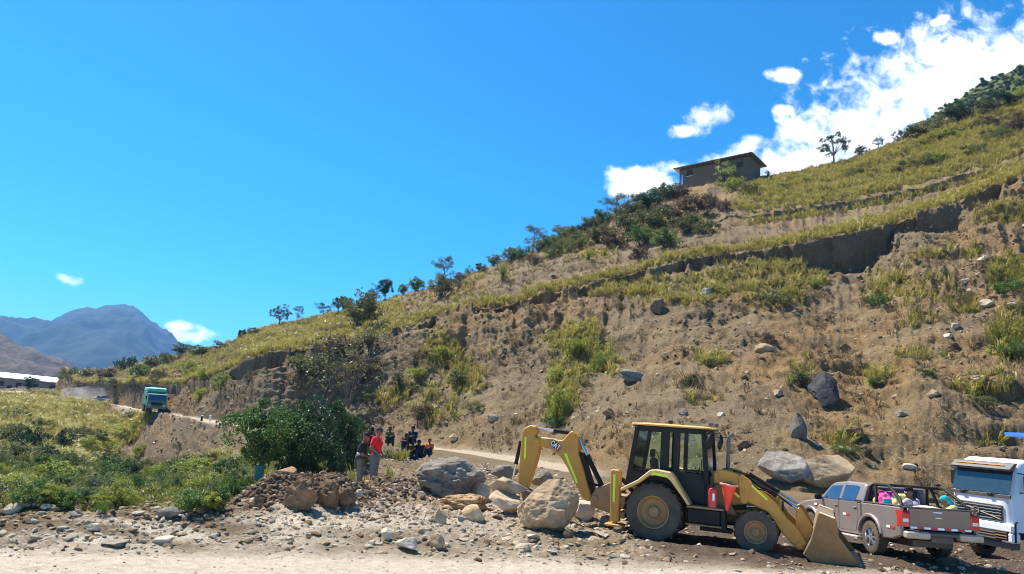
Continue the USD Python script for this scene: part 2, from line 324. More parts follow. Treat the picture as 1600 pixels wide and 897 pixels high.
# a little rounding across the soft borders between pieces, none across the scarps
soft = np.abs(RK[:, None]-np.array([2, 3, 4, 5, 7, 8])[None]).min(1) < .8
for _ in range(3):
    q = RZ.copy(); q[1:-1] = .25*RZ[:-2]+.5*RZ[1:-1]+.25*RZ[2:]; RZ[soft] = q[soft]
PX, PY = np.sin(AZ)[None]*RD, np.cos(AZ)[None]*RD
V0 = np.stack([PX, PY, RZ], -1)
KK = np.repeat(RK[:, None], NA, 1)
# relief, in metres, from noise in the world's own coordinates
def band(lo, hi, w=.3): return np.clip((KK-lo)/w+.5, 0, 1)*np.clip((hi-KK)/w+.5, 0, 1)
px_, py_, _ = project(V0)
near = band(2.0, 4.6, .5); face = band(7.05, 10.2, .3); scarp = band(9.6, 11.05, .3); terr = band(10.9, 16.2, .2); ravine = band(3.4, 6.0, .4)
pw = np.stack([PX, PY, RZ], -1)
rightmud = np.clip((px_-985)/60, 0, 1)*band(2.1, 5.2, .5)
dz = np.zeros_like(RZ)
road0 = band(-1, 2.0, .2)
dz += road0*((fbm(pw*1.3, 3, 20)-.5)*.05+(fbm(pw*9, 2, 21)-.5)*.022)
lump = fbm(pw*.9, 4, 22)-.5; small = fbm(pw*4.2, 3, 23)-.5
dz += near*(1-.75*rightmud)*(lump*.34+small*.16+(fbm(pw*13, 2, 25)-.5)*.06)
# heap of brown earth
def heap(x, y, z, rx, ry, h): c = on_z(x, y, z); q = ((PX-c[0])/rx)**2+((PY-c[1])/ry)**2; return h*np.exp(-q*1.5)
hp = heap(465, 790, .2, 1.5, .8, .5)+heap(520, 782, .2, 1.0, .8, .42)+heap(415, 797, .15, .9, .6, .15)+heap(640, 778, .2, 1.6, 1.2, .3)
hp *= .6+.8*fbm(pw*2.3, 3, 28); dz += hp
dz += heap(1230, 870, 0, 3.0, .35, .07)*(.4+1.2*fbm(pw*3, 2, 29))
ruts = rightmud*.05*np.sin((PX*.25+PY)*3.3+2*fbm(pw*.5, 2, 30)); dz += ruts
# slide face: gullies that run downhill, ledges, clods
ang = np.repeat(AZ[None], NR, 0)
gully = ridged(np.stack([ang*26+3.0*fbm(pw*.12, 3, 32), RZ*.10, RD*.02], -1), 3, 33)
ledge = ridged(np.stack([PX*.09, PY*.09, RZ*.55], -1)+fbm(pw*.15, 2, 34)[..., None]*.7, 4, 35)
chunk = fbm(pw*.55, 5, 36)-.5
chunk2 = ridged(pw*.42+fbm(pw*.3, 2, 45)[..., None]*.8, 4, 46)-.45
low = band(5.0, 5.98, .12)*np.clip((660-px_)/60, 0, 1)
big = fbm(pw*.13, 3, 47)-.5
# rills: the noise is drawn out down the slope, and bent a little sideways as it runs
rill = ridged(np.stack([ang*60+.09*RZ+1.3*fbm(pw*.35, 2, 56), RZ*.16, RD*.03], -1), 3, 57)
disp = (face+low*1.1)*(big*2.2+(gully-.4)*.30*np.clip(fbm(pw*.06, 2, 31)*2.6-.9, 0, 1)+(ledge-.4)*.95*np.clip(fbm(pw*.09, 2, 48)*2.4-.6, .15, 1.2)+chunk*.72+chunk2*.26+(fbm(pw*1.5, 3, 37)-.5)*.26+(fbm(pw*3.6, 3, 44)-.5)*.30
    +(rill-.45)*(.10+.42*np.clip(band(8.3, 10.2, .6)+.9*np.clip((640-px_)/80, 0, 1), 0, 1))*np.clip(fbm(pw*.11, 2, 49)*2.6-.7, 0, 1))
disp *= 1-.6*np.clip(1-np.abs(px_-1300)/90, 0, 1)*band(9.0, 10.05, .2)
slb = np.clip((px_-1215)/20, 0, 1)*np.clip((1590-px_)/40, 0, 1)*band(9.0, 10.05, .15)
terr_l = np.clip(1-(px_-1150)/100, .25, 1)
dz += terr*((fbm(pw*.35, 4, 38)-.5)*1.5*terr_l+(ridged(np.stack([PX*.1, PY*.1, RZ*.8], -1), 3, 39)-.4)*.35+(fbm(pw*1.6, 3, 40)-.5)*.4)
dz += ravine*np.clip((820-px_)/200, 0, 1)*(fbm(pw*.16, 4, 41)-.5)*1.0
dz += band(16.2, 18.2, .4)*(fbm(pw*.05, 4, 42)-.5)*4
roadF = band(5.95, 7.0, .15); dz *= 1-.85*roadF*np.clip((1000-px_)/100, 0, 1)
hor = scarp*((fbm(pw*.8, 4, 43)-.5)*1.1)
V1 = V0.copy(); V1[..., 2] += dz+.78*disp; V1[..., 0] -= np.sin(AZ)[None]*disp*.62; V1[..., 1] -= np.cos(AZ)[None]*disp*.62
V1[..., 0] += np.sin(AZ)[None]*hor; V1[..., 1] += np.cos(AZ)[None]*hor
# attributes of the surface: how much grass, pale gravel, mud
gmask = np.zeros_like(RZ)
def patch(poly, val, soft_px=14):
    global gmask
    P = sg.Polygon(poly); x0, y0, x1, y1 = P.bounds
    sel = (px_ > x0-30) & (px_ < x1+30) & (py_ > y0-30) & (py_ < y1+30) & (KK > 2.2) & (KK < 17)
    if not sel.any(): return
    pts = shapely.points(px_[sel], py_[sel]); sd = np.where(shapely.contains(P, pts), shapely.distance(P.exterior, pts), -shapely.distance(P, pts))
    gmask[sel] = np.maximum(gmask[sel], val*np.clip(sd/soft_px+.5, 0, 1))
def blobp(x, y, w, h, val): patch([(x+w/2*math.cos(t), y+h/2*math.sin(t)) for t in np.linspace(0, 2*math.pi, 18)[:-1]], val, min(w, h)*.6)
patch([(1140, 320), (1180, 283), (1300, 260), (1420, 223), (1500, 188), (1620, 145), (1620, 240), (1480, 278), (1330, 314), (1150, 334)], .80, 8)
patch([(1080, 396), (1220, 374), (1300, 359), (1380, 341), (1480, 308), (1620, 256), (1620, 276), (1480, 324), (1380, 356), (1220, 390), (1090, 410)], .85, 7)
patch([(1160, 347), (1330, 326), (1500, 284), (1620, 246), (1620, 256), (1500, 293), (1330, 334), (1170, 353)], .75, 6)
patch([(600, 508), (700, 484), (760, 474), (960, 424), (1100, 392), (1100, 406), (960, 438), (760, 484), (610, 528)], .92, 8)
patch([(395, 545), (500, 536), (500, 550), (395, 560)], 1.0, 6)
patch([(110, 575), (290, 545), (480, 498), (620, 468), (640, 500), (560, 540), (400, 545), (330, 600), (290, 605), (120, 600)], .55, 12)
patch([(280, 575), (330, 570), (330, 592), (285, 594)], 1.0, 8); patch([(310, 605), (360, 590), (340, 620), (315, 625)], .9, 8)
patch([(620, 470), (1050, 300), (1120, 340), (950, 425), (760, 470), (640, 500)], .22, 14)
patch([(860, 470), (1225, 400), (1290, 445), (1200, 478), (1000, 470)], .6, 14)
for b in [(905, 550, 110, 70, .9), (940, 570, 60, 30, .9), (875, 620, 60, 95, .95), (870, 590, 40, 40, .9), (700, 560, 90, 60, .65), (650, 640, 130, 70, .5), (730, 600, 60, 40, .75), (600, 620, 60, 60, .6), (690, 545, 50, 30, .8),
          (1420, 465, 160, 70, .55), (1390, 440, 60, 30, .7), (1585, 440, 60, 60, .9), (1580, 540, 60, 60, .95), (1500, 485, 60, 20, .7), (1320, 698, 46, 20, .9), (1530, 625, 120, 30, .6), (1115, 565, 50, 20, .7), (1215, 465, 90, 30, .7), (1060, 470, 120, 30, .55),
          (1270, 440, 50, 20, .8), (1370, 598, 40, 24, .8), (1250, 590, 50, 40, .6), (800, 560, 80, 60, .45), (1560, 340, 80, 30, .6), (1440, 560, 80, 20, .55), (1100, 620, 60, 20, .5), (1550, 690, 60, 16, .5), (560, 760, 40, 20, .0), (600, 748, 40, 24, .7), (1440, 500, 120, 26, .45), (1480, 400, 120, 24, .4)]: blobp(*b)
patch([(-200, 625), (60, 618), (228, 655), (205, 690), (170, 715), (200, 742), (330, 728), (345, 800), (-200, 800)], .66, 22)
patch([(150, 668), (228, 648), (215, 690), (165, 722), (140, 720)], 1.0, 14)
patch([(-200, 740), (330, 740), (345, 800), (-200, 800)], .95, 16)
patch([(330, 715), (420, 700), (560, 715), (640, 712), (630, 745), (560, 760), (340, 790)], .5, 16)
gn = fbm(pw*.33, 4, 50); gn2 = fbm(pw*1.3, 3, 51)
grass_raw = gmask.copy()
gmask = np.clip((gmask*1.35-.45)+(gn-.45)*1.9+(gn2-.5)*1.1, 0, 1)*np.clip(grass_raw*6, 0, 1)
scarp_dark = np.clip(scarp*1.2, 0, 1)
gmask *= 1-np.clip(scarp_dark*1.5, 0, 1)
gmask *= 1-roadF*np.clip((960-px_)/60, 0, 1)
pale = np.clip(road0+roadF*np.clip((960-px_)/60, 0, 1)*.6, 0, 1)
# straw-pale dust over the rubble at left, thinning to the right and to the back
pale = np.maximum(pale, band(1.9, 2.75, .4)*np.clip((fbm(pw*np.array([.5, 1.3, 1]), 4, 53)-.38)*4, 0, 1)*np.interp(px_, [0, 500, 640, 900], [1.0, .95, .75, .4]))
pale = np.maximum(pale, np.clip(band(1.6, 2.3, .6)*(fbm(pw*1.5, 3, 54)*2-.5), 0, 1)*np.clip((700-px_)/300, .2, 1))
mud = np.clip(rightmud*1.4*np.clip(1.2-pale, 0, 1), 0, 1)
mud = np.maximum(mud, np.clip(hp*2.2, 0, 1)*.4)
earth = np.maximum(np.clip(hp*2.4, 0, 1), band(2.55, 3.15, .3)*np.clip((520-px_)/60, 0, 1)*np.clip((fbm(pw*1.4, 3, 55)-.3)*3, 0, .9))
pale = pale*(1-earth)
VT = V1.reshape(-1, 3)
ii, jj = np.meshgrid(np.arange(NR-1), np.arange(NA), indexing='ij'); j2 = (jj+1) % NA
FT = np.stack([ii*NA+jj, (ii+1)*NA+jj, (ii+1)*NA+j2, ii*NA+j2], -1).reshape(-1, 4)
FT = FT[:, ::-1]
FT3 = np.vstack([FT[:, [0, 1, 2]], FT[:, [0, 2, 3]]])
def ground_material():
    N = {'g': ('geometry', {}), 'ag': ('attribute', {'attribute': 'grass'}), 'ap': ('attribute', {'attribute': 'pale'}), 'am': ('attribute', {'attribute': 'mud'}), 'ae': ('attribute', {'attribute': 'earth'}), 'm0': ('mix', {'color2': (.20, .118, .062)}), 'n0': ('noise_texture', {'scale': 0.07, 'detail': 5.0, 'roughness': .6}), 'hue': ('rgb_ramp', {'ramp': [(.38, (.86, .90, .98)), (.5, (1, 1, 1)), (.62, (1.16, 1.02, .80))]}), 'hm': ('mix', {'mix_type': 'multiply', 'fac': 1.0}),
         'n1': ('noise_texture', {'scale': 0.35, 'detail': 8.0, 'roughness': 0.62}), 'n2': ('noise_texture', {'scale': 5.0, 'detail': 6.0, 'roughness': 0.7}), 'n3': ('noise_texture', {'scale': 34.0, 'detail': 4.0, 'roughness': 0.7}),
         'dirt': ('rgb_ramp', {'ramp': [(0.30, (0.105, 0.070, 0.033)), (0.5, (0.200, 0.138, 0.068)), (0.70, (0.310, 0.225, 0.124))]}),
         'v': ('voronoi_texture', {'scale': 6.0, 'feature': 'f1', 'randomness': 1.0}), 'vs': ('map_range', {'from_min': 0.16, 'from_max': 0.24, 'to_min': 1.0, 'to_max': 0.0, 'clamp': True}), 'sc': ('separate_color', {}),
         'vp': ('math', {'math_type': 'greater_than', 'value2': 0.5}), 'vm': ('math', {'math_type': 'multiply'}), 'vk': ('math', {'math_type': 'multiply', 'value2': 0.75}),
         'd2': ('mix', {'color2': (0.46, 0.40, 0.31)}),
         'road': ('rgb_ramp', {'ramp': [(0.25, (0.46, 0.36, 0.25)), (0.5, (0.66, 0.55, 0.41)), (0.75, (0.76, 0.67, 0.54))]}),
         'mudc': ('rgb_ramp', {'ramp': [(0.3, (0.080, 0.052, 0.030)), (0.7, (0.165, 0.110, 0.066))]}),
         'gr': ('rgb_ramp', {'ramp': [(0.3, (0.16, 0.13, 0.035)), (0.55, (0.26, 0.22, 0.055)), (0.75, (0.32, 0.25, 0.09))]}),
         'mxn': ('math', {'math_type': 'multiply_add', 'value2': 0.40}), 'h': ('math', {'math_type': 'multiply_add', 'value2': 0.38}), 'h3': ('math', {'math_type': 'multiply', 'value2': 0.22}),
         'm1': ('mix', {}), 'm2': ('mix', {}), 'm3': ('mix', {}),
         'ro': ('map_range', {'from_min': 0.0, 'from_max': 1.0, 'to_min': 0.95, 'to_max': 0.62}),
         'b1': ('bump', {'strength': 0.9, 'distance': 0.06}), 'b2': ('bump', {'strength': 0.9, 'distance': 0.30}),
         'p': ('principled_bsdf', {'specular_ior_level': 0.25})}
    Lk = [(f'g.position', f'{n}.vector') for n in ('n0', 'n1', 'n2', 'n3', 'v')]
    Lk += [('n3.fac', 'h3.value1'), ('h3.value', 'h.value3'), ('n1.fac', 'h.value1'), ('n2.fac', 'mxn.value1'), ('h.value', 'mxn.value3'), ('mxn.value', 'dirt.fac'), ('n2.fac', 'road.fac'), ('n2.fac', 'mudc.fac'), ('mxn.value', 'gr.fac'),
           ('v.distance', 'vs.value'), ('v.color', 'sc.color'), ('sc.r', 'vp.value1'), ('vs.result', 'vm.value1'), ('vp.value', 'vm.value2'), ('vm.value', 'vk.value1'), ('vk.value', 'd2.fac'), ('n0.fac', 'hue.fac'), ('dirt.color', 'hm.color1'), ('hue.color', 'hm.color2'), ('hm.color', 'm0.color1'), ('ae.fac', 'm0.fac'), ('m0.color', 'd2.color1'),
           ('ag.fac', 'm1.fac'), ('d2.color', 'm1.color1'), ('gr.color', 'm1.color2'), ('ap.fac', 'm2.fac'), ('m1.color', 'm2.color1'), ('road.color', 'm2.color2'),
           ('am.fac', 'm3.fac'), ('m2.color', 'm3.color1'), ('mudc.color', 'm3.color2'), ('m3.color', 'p.base_color'), ('am.fac', 'ro.value'), ('ro.result', 'p.roughness'),
           ('n2.fac', 'b2.height'), ('n3.fac', 'b1.height'), ('b2.normal', 'b1.normal'), ('b1.normal', 'p.normal')]
    return usdkit.material(stage, '/World/Looks/ground', N, Lk, surface='p.BSDF')
gm = usdkit.mesh(stage, '/World/ground', (VT, FT3), ground_material(), smooth=True)
for nm, arr in (('grass', gmask), ('pale', pale), ('mud', mud), ('earth', earth)):
    UsdGeom.PrimvarsAPI(gm).CreatePrimvar(nm, Sdf.ValueTypeNames.FloatArray, 'vertex').Set(Vt.FloatArray.FromNumpy(arr.astype(np.float32).ravel()))
tag(gm, kind='structure')
# where a pixel meets the ground, for setting things down
_fx, _fy, _fd = project(VT)
_ok = (_fd > 3) & (KK.ravel() < 17)
_tree = cKDTree(np.stack([_fx[_ok], _fy[_ok]], 1)); _idx = np.nonzero(_ok)[0]
def hit(x, y):
    """the nearest ground to the eye along a pixel's ray, else the closest skyline point"""
    d, i = _tree.query([x, y], k=24, distance_upper_bound=9)
    i = i[np.isfinite(d)]
    if not len(i): d, i = _tree.query([x, y], k=1); i = np.array([i])
    P = VT[_idx[i]]; dd = _fd[_idx[i]]; k = np.nonzero(dd < dd.min()*1.04+.4)[0]
    return P[k[0]].copy()
_xy = cKDTree(VT[:, :2])
def ground_z(x, y):
    d, i = _xy.query([x, y], k=4); w = 1/(d+1e-3); return float((VT[i, 2]*w).sum()/w.sum())
# ------------------------------------------------------------------ plants
LM = {'olive': leafmat('leaf_olive', (0.106, 0.119, 0.035), (0.259, 0.250, 0.077)), 'dark': leafmat('leaf_dark', (0.021, 0.051, 0.018), (0.068, 0.117, 0.039)),
      'green': leafmat('leaf_green', (0.068, 0.132, 0.026), (0.215, 0.284, 0.056)), 'grey': leafmat('leaf_grey', (0.068, 0.087, 0.060), (0.165, 0.180, 0.128)),
      'brown': leafmat('leaf_brown', (0.118, 0.078, 0.043), (0.265, 0.196, 0.109)), 'bright': leafmat('leaf_bright', (0.239, 0.277, 0.042), (0.557, 0.517, 0.091)),
      'gold': leafmat('grass_gold', (0.332, 0.287, 0.066), (0.663, 0.530, 0.133), trans=.3), 'fresh': leafmat('grass_fresh', (0.150, 0.160, 0.030), (0.330, 0.310, 0.060), trans=.35),
      'straw': leafmat('grass_straw', (0.188, 0.131, 0.062), (0.375, 0.288, 0.150), trans=.25)}
bark = mat('bark', (0.085, 0.062, 0.045), .9, var=.3, scale=9, bump=.02)
bark_grey = mat('bark_grey', (0.16, 0.135, 0.11), .9, var=.3, scale=9, bump=.02)
def rng(s): return np.random.default_rng(s)
def leaves(centres, n_each, spread, size, r, droop=0.2, narrow=.45):
    """small folded leaves scattered about cluster middles"""
    c = np.repeat(np.asarray(centres), n_each, 0); n = len(c)
    sp = np.repeat(np.broadcast_to(np.asarray(spread, float).reshape(-1, 1), (len(centres), 1)), n_each, 0)
    off = r.normal(size=(n, 3)); off /= np.linalg.norm(off, axis=1)[:, None]; off *= r.uniform(.25, 1, (n, 1))**.6*sp
    p = c+off*np.array([1, 1, .75])
    a = r.normal(size=(n, 3)); a[:, 2] -= droop; a /= np.linalg.norm(a, axis=1)[:, None]
    b = np.cross(a, r.normal(size=(n, 3))); b /= np.linalg.norm(b, axis=1)[:, None]+1e-9
    nrm = np.cross(a, b); L = size*r.uniform(.6, 1.35, (n, 1)); W = L*narrow
    v = np.stack([p, p+a*L*.5+b*W+nrm*W*.3, p+a*L, p+a*L*.5-b*W+nrm*W*.3], 1).reshape(-1, 3)
    k = np.arange(n)[:, None]*4
    return v, np.vstack([k+[0, 1, 2], k+[0, 2, 3]])
def crown_points(r, n, rx, rz, cz, lump=.35, hollow=.35):
    d = r.normal(size=(n*3, 3)); d /= np.linalg.norm(d, axis=1)[:, None]
    rad = (1-hollow*r.uniform(0, 1, n*3)**1.3)*(1-lump+2*lump*fbm(d*1.6+r.uniform(0, 50, 3), 2, 7))
    p = d*rad[:, None]*np.array([rx, rx, rz]); p[:, 2] += cz
    p = p[p[:, 2] > cz-rz*.92][:n]; return p
def plant_class(name, leaf, seed, kind):
    """unit-high plants: parts are stem or trunk, and foliage or crown"""
    r = rng(seed); c = klass(name); stem, fol = MB(), MB()
    if kind == 'bush':
        pts = crown_points(r, 46, .55, .46, .50, .5, .6); pts[:, 2] = np.maximum(pts[:, 2], .06)
        fol.add(*leaves(pts, 58, r.uniform(.09, .20, len(pts)), .056, r))
        for p in pts[::4]: stem.tube([(p[0]*.08, p[1]*.08, -.12), (p[0]*.45, p[1]*.45, p[2]*.5), p], [.022, .014, .004], 5)
    elif kind == 'low':
        pts = crown_points(r, 40, 1.0, .48, .40, .55, .7); pts[:, 2] = np.maximum(pts[:, 2], .05)
        fol.add(*leaves(pts, 60, r.uniform(.13, .28, len(pts)), .075, r))
        for p in pts[::4]: stem.tube([(p[0]*.2, p[1]*.2, -.15), p*.6, p], [.02, .014, .004], 5)
    elif kind == 'loose':
        pts = crown_points(r, 40, .50, .48, .52, .6, .9)
        fol.add(*leaves(pts, 26, r.uniform(.07, .15, len(pts)), .046, r, .1, .35))
        for p in pts: stem.tube([(p[0]*.05, p[1]*.05, -.1), (p[0]*.4, p[1]*.4, p[2]*.55), p+[0, 0, .05]], [.014, .009, .002], 4)
    elif kind == 'broad':
        pts = np.vstack([crown_points(r, 56, .50, .34, .64, .5, .5), crown_points(r, 10, .30, .20, .42, .4, .5)])
        fol.add(*leaves(pts, 120, r.uniform(.07, .15, len(pts)), .030, r))
        stem.tube([(0, 0, -.08), (.01, .0, .15), (-.015, .01, .32), (.0, .0, .5), (.02, 0, .7)], [.030, .024, .020, .014, .006], 8)
        for p in pts[::3]: stem.tube([(0, 0, r.uniform(.22, .4)), (p[0]*.5, p[1]*.5, p[2]*.75+.06), p], [.012, .008, .003], 5)
    elif kind == 'thicket':
        pts = crown_points(r, 74, .55, .47, .50, .6, .7); pts[:, 2] = np.maximum(pts[:, 2], .05)
        fol.add(*leaves(pts, 105, r.uniform(.06, .15, len(pts)), .030, r))
        for p in pts[::3]: stem.tube([(p[0]*.1, p[1]*.1, -.1), (p[0]*.45, p[1]*.45, p[2]*.5), p*1.06], [.018, .011, .003], 5)
    elif kind == 'pine':
        top = np.array([.04*r.normal(), .04*r.normal(), 1.0]); mid = np.array([.05*r.normal(), .05*r.normal(), .5])
        stem.tube([(0, 0, -.06), mid*.5, mid, (mid+top)/2, top], [.024, .020, .015, .010, .004], 7)
        P = []
        for k in range(17):
            h = r.uniform(.36, .98); a = k*2.4+r.uniform(-.5, .5); L = (.12+.30*math.sin(math.pi*min(1, (1.03-h)*1.35)))*r.uniform(.6, 1.15)
            b = np.array([0, 0, 0])+(mid*(h/.5) if h < .5 else mid+(top-mid)*(h-.5)*2)
            e = b+np.array([math.cos(a)*L, math.sin(a)*L, L*r.uniform(.05, .5)])
            stem.tube([b, (b+e)/2+[0, 0, .012], e], [.009, .006, .002], 5)
            P += [e, b+(e-b)*.7+r.normal(0, .02, 3)]
        fol.add(*leaves(P, 70, r.uniform(.06, .13, len(P)), .040, r, -.2, .16))
    elif kind == 'gum':                      # forked trunk, crown in separate rounded clumps
        fk = [(0, 0, -.05), (.015, 0, .18), (.0, .01, .33)]; stem.tube(fk, [.034, .028, .024], 8)
        P, S = [], []
        for k in range(8):
            a = k*2.4; rr = r.uniform(.12, .40); e = np.array([math.cos(a)*rr, math.sin(a)*rr, r.uniform(.55, .9)])
            stem.tube([(0, .01, .32), (e[0]*.45, e[1]*.45, .32+(e[2]-.32)*.55), e], [.017, .011, .004], 6)
            for q in range(6): P.append(e+r.normal(0, .075, 3)); S.append(r.uniform(.05, .10))
        fol.add(*leaves(P, 46, S, .040, r, .3, .3))
    elif kind == 'bare':
        for k in range(6):
            a = r.uniform(0, 6.3); L = r.uniform(.55, 1.0); q = np.array([math.cos(a)*.26*L, math.sin(a)*.26*L, L])
            path = [np.array([0, 0, -.05]), q*.35+r.normal(0, .02, 3), q*.7+r.normal(0, .03, 3), q]; stem.tube(path, [.013, .010, .006, .002], 5)
            for j in range(7):
                t = r.uniform(.35, .95); b = q*t; e = b+r.normal(0, .11, 3)+[0, 0, .09]; stem.tube([b, e], [.004, .0015], 4)
        pts = r.normal(0, 1, (26, 3))*[.15, .15, .16]+[0, 0, .62]
        fol.add(*leaves(pts, 9, .09, .035, r, .1, .35))
    tree = kind in ('broad', 'pine', 'gum', 'bare')
    obj('trunk' if tree else 'stem', stem.get(), bark_grey if leaf in ('grey', 'brown') else bark, c); obj('crown' if tree else 'foliage', fol.get(), LM[leaf], c)
    return c
PC = {}
def plant(kind, leaf, v=0):
    k = (kind, leaf, v)
    if k not in PC: PC[k] = plant_class(f'{kind}_{leaf}_{len(PC)}', leaf, 100+len(PC)*7, kind)
    return PC[k]
_pr = rng(5)
def put(x, y, h, w, kind, leaf, name, label, group=None, v=0, at=None):
    """a plant whose foot is seen at pixel x, y, h pixels tall and w wide"""
    P = hit(x, y) if at is None else np.asarray(at, float)
    dep = (P-EYE)@FW; H = h/FPX*dep; W = w/FPX*dep
    unit = {'bush': 1.1, 'thicket': 1.1, 'low': 2.0, 'loose': 1.0, 'broad': 1.0, 'pine': .75, 'gum': .95, 'bare': .62}[kind]
    sx = W/unit
    cat = 'tree' if kind in ('broad', 'pine', 'gum', 'bare') else 'shrub'
    return copy_of(plant(kind, leaf, v), name, label, cat, P-[0, 0, .03*H], rotz(_pr.uniform(0, 6.28)), (sx, sx, H), group)
# along the left skyline
for x, y, h, w, k, l, n, lab in [
    (376, 531, 18, 15, 'broad', 'dark', 'tree', 'small dark round tree alone on the skyline left of the loose grey pines'),
    (436, 512, 36, 36, 'gum', 'grey', 'pine_tree', 'loose grey-green pine, widest and leftmost of the skyline pines left of the big olive shrub'),
    (464, 504, 26, 17, 'pine', 'grey', 'pine_tree', 'slim grey-green pine, second from left among the skyline pines'),
    (502, 499, 26, 25, 'pine', 'dark', 'pine_tree', 'small dark pine with a bent top, third from left among the skyline pines'),
    (527, 492, 30, 27, 'gum', 'dark', 'pine_tree', 'dark spreading pine just left of the big olive shrub on the skyline'),
    (563, 514, 66, 64, 'bush', 'olive', 'shrub', 'big olive-green shrub in the dip of the grassy slope above the cut bank'),
    (540, 486, 26, 30, 'bush', 'grey', 'shrub', 'grey-green shrub behind the big olive shrub on the left slope'),
    (583, 476, 34, 26, 'loose', 'grey', 'shrub', 'thin grey shrub between the big olive shrub and the dark round tree'),
    (595, 464, 34, 27, 'broad', 'dark', 'tree', 'dark round-crowned tree on the skyline right of the big olive shrub'),
    (629, 459, 18, 16, 'bush', 'olive', 'shrub', 'small olive shrub on the skyline right of the dark round tree'),
    (651, 450, 23, 30, 'bush', 'green', 'shrub', 'round mid-green shrub alone on the brown skyline left of the tall thin pine'),
    (690, 464, 40, 44, 'bush', 'olive', 'shrub', 'dense olive shrub round the foot of the thin bare-topped pine'),
    (690, 462, 62, 34, 'pine', 'grey', 'pine_tree', 'thin pine with a sparse top rising out of a dense olive shrub'),
    (716, 452, 22, 24, 'loose', 'brown', 'shrub', 'brownish twiggy shrub right of the thin bare-topped pine'),
    (726, 425, 17, 17, 'loose', 'green', 'shrub', 'small loose green shrub on the skyline, left of a pair'),
    (743, 419, 15, 12, 'broad', 'dark', 'tree', 'tiny dark round tree on the skyline, right of a pair'),
    (772, 414, 20, 24, 'bush', 'olive', 'shrub', 'olive shrub on the skyline above the yellow-green bush'),
    (785, 440, 38, 30, 'loose', 'bright', 'shrub', 'yellow-green leafy bush standing below the skyline on brown grass'),
    (832, 392, 40, 38, 'pine', 'grey', 'pine_tree', 'feathery grey-green pine standing on the skyline left of the shrub belt'),
    (880, 371, 20, 42, 'low', 'olive', 'shrub', 'wide flat olive shrub on the skyline at the left end of the shrub belt'),
    (915, 362, 22, 24, 'loose', 'grey', 'shrub', 'thin grey shrub on the skyline left of the sparse tree below the house'),
    (963, 350, 46, 46, 'pine', 'grey', 'pine_tree', 'sparse-crowned tree against the cloud left of the hilltop house'),
    (1303, 258, 54, 50, 'gum', 'grey', 'eucalyptus_tree', 'grey-green fork-trunked tree standing alone on the skyline right of the house'),
    (1200, 276, 13, 15, 'loose', 'grey', 'shrub', 'tiny thin plant on the skyline just right of the hilltop house'),
    (1373, 232, 20, 18, 'gum', 'grey', 'eucalyptus_tree', 'small grey tree on the right skyline beyond the fork-trunked tree'),
    (1344, 241, 14, 18, 'bush', 'grey', 'shrub', 'small grey shrub on the skyline just right of the fork-trunked tree'),
    (1397, 223, 18, 10, 'pine', 'grey', 'pine_tree', 'thin little pine on the skyline at the foot of the forested ridge')]:
    put(x, y, h, w, k, l, n, lab)
# the belt of shrubs below and left of the house
g = 'shrubs of the belt on the bank below the hilltop house'
for i, (x, y, h, w, k, l) in enumerate([(905, 392, 26, 40, 'low', 'olive'), (935, 378, 28, 40, 'bush', 'olive'), (960, 388, 30, 44, 'bush', 'brown'), (985, 362, 38, 44, 'bush', 'olive'), (1000, 385, 36, 44, 'bush', 'green'), (1012, 330, 34, 40, 'bush', 'dark'),
    (1025, 362, 44, 52, 'bush', 'olive'), (1045, 312, 30, 36, 'bush', 'olive'), (1055, 345, 34, 44, 'bush', 'brown'), (1040, 388, 32, 48, 'bush', 'green'), (1075, 365, 36, 48, 'bush', 'olive'), (1085, 335, 32, 44, 'bush', 'brown'), (1110, 325, 26, 40, 'low', 'brown'),
    (1092, 352, 20, 26, 'loose', 'bright'), (1105, 365, 24, 40, 'low', 'olive'), (1130, 330, 22, 36, 'low', 'brown'), (870, 400, 24, 44, 'low', 'olive'), (840, 415, 18, 36, 'low', 'brown'), (920, 405, 16, 22, 'loose', 'bright'), (1065, 310, 22, 30, 'bush', 'brown'), (1000, 405, 20, 40, 'low', 'brown')]):
    put(x, y, h, w, k, l, 'shrub', {'brown': 'brown dry shrub in the belt of shrubs below the hilltop house', 'olive': 'olive shrub in the belt of shrubs below the hilltop house', 'green': 'mid-green shrub in the belt of shrubs below the hilltop house', 'dark': 'dark green shrub topping the belt of shrubs left of the hilltop house', 'bright': 'yellow-green bush at the lower edge of the shrub belt below the house'}[l], None if l == 'dark' else f'{l} {g}', i % 2)
put(1132, 292, 44, 50, 'loose', 'bright', 'shrub', 'yellow-green leafy bush growing up against the long wall of the hilltop house')
put(1146, 298, 24, 48, 'low', 'bright', 'shrub', 'low yellow-green bush under the right corner of the hilltop house')
put(1170, 300, 16, 40, 'low', 'olive', 'shrub', 'low olive bush right of the hilltop house on the grassy shoulder')
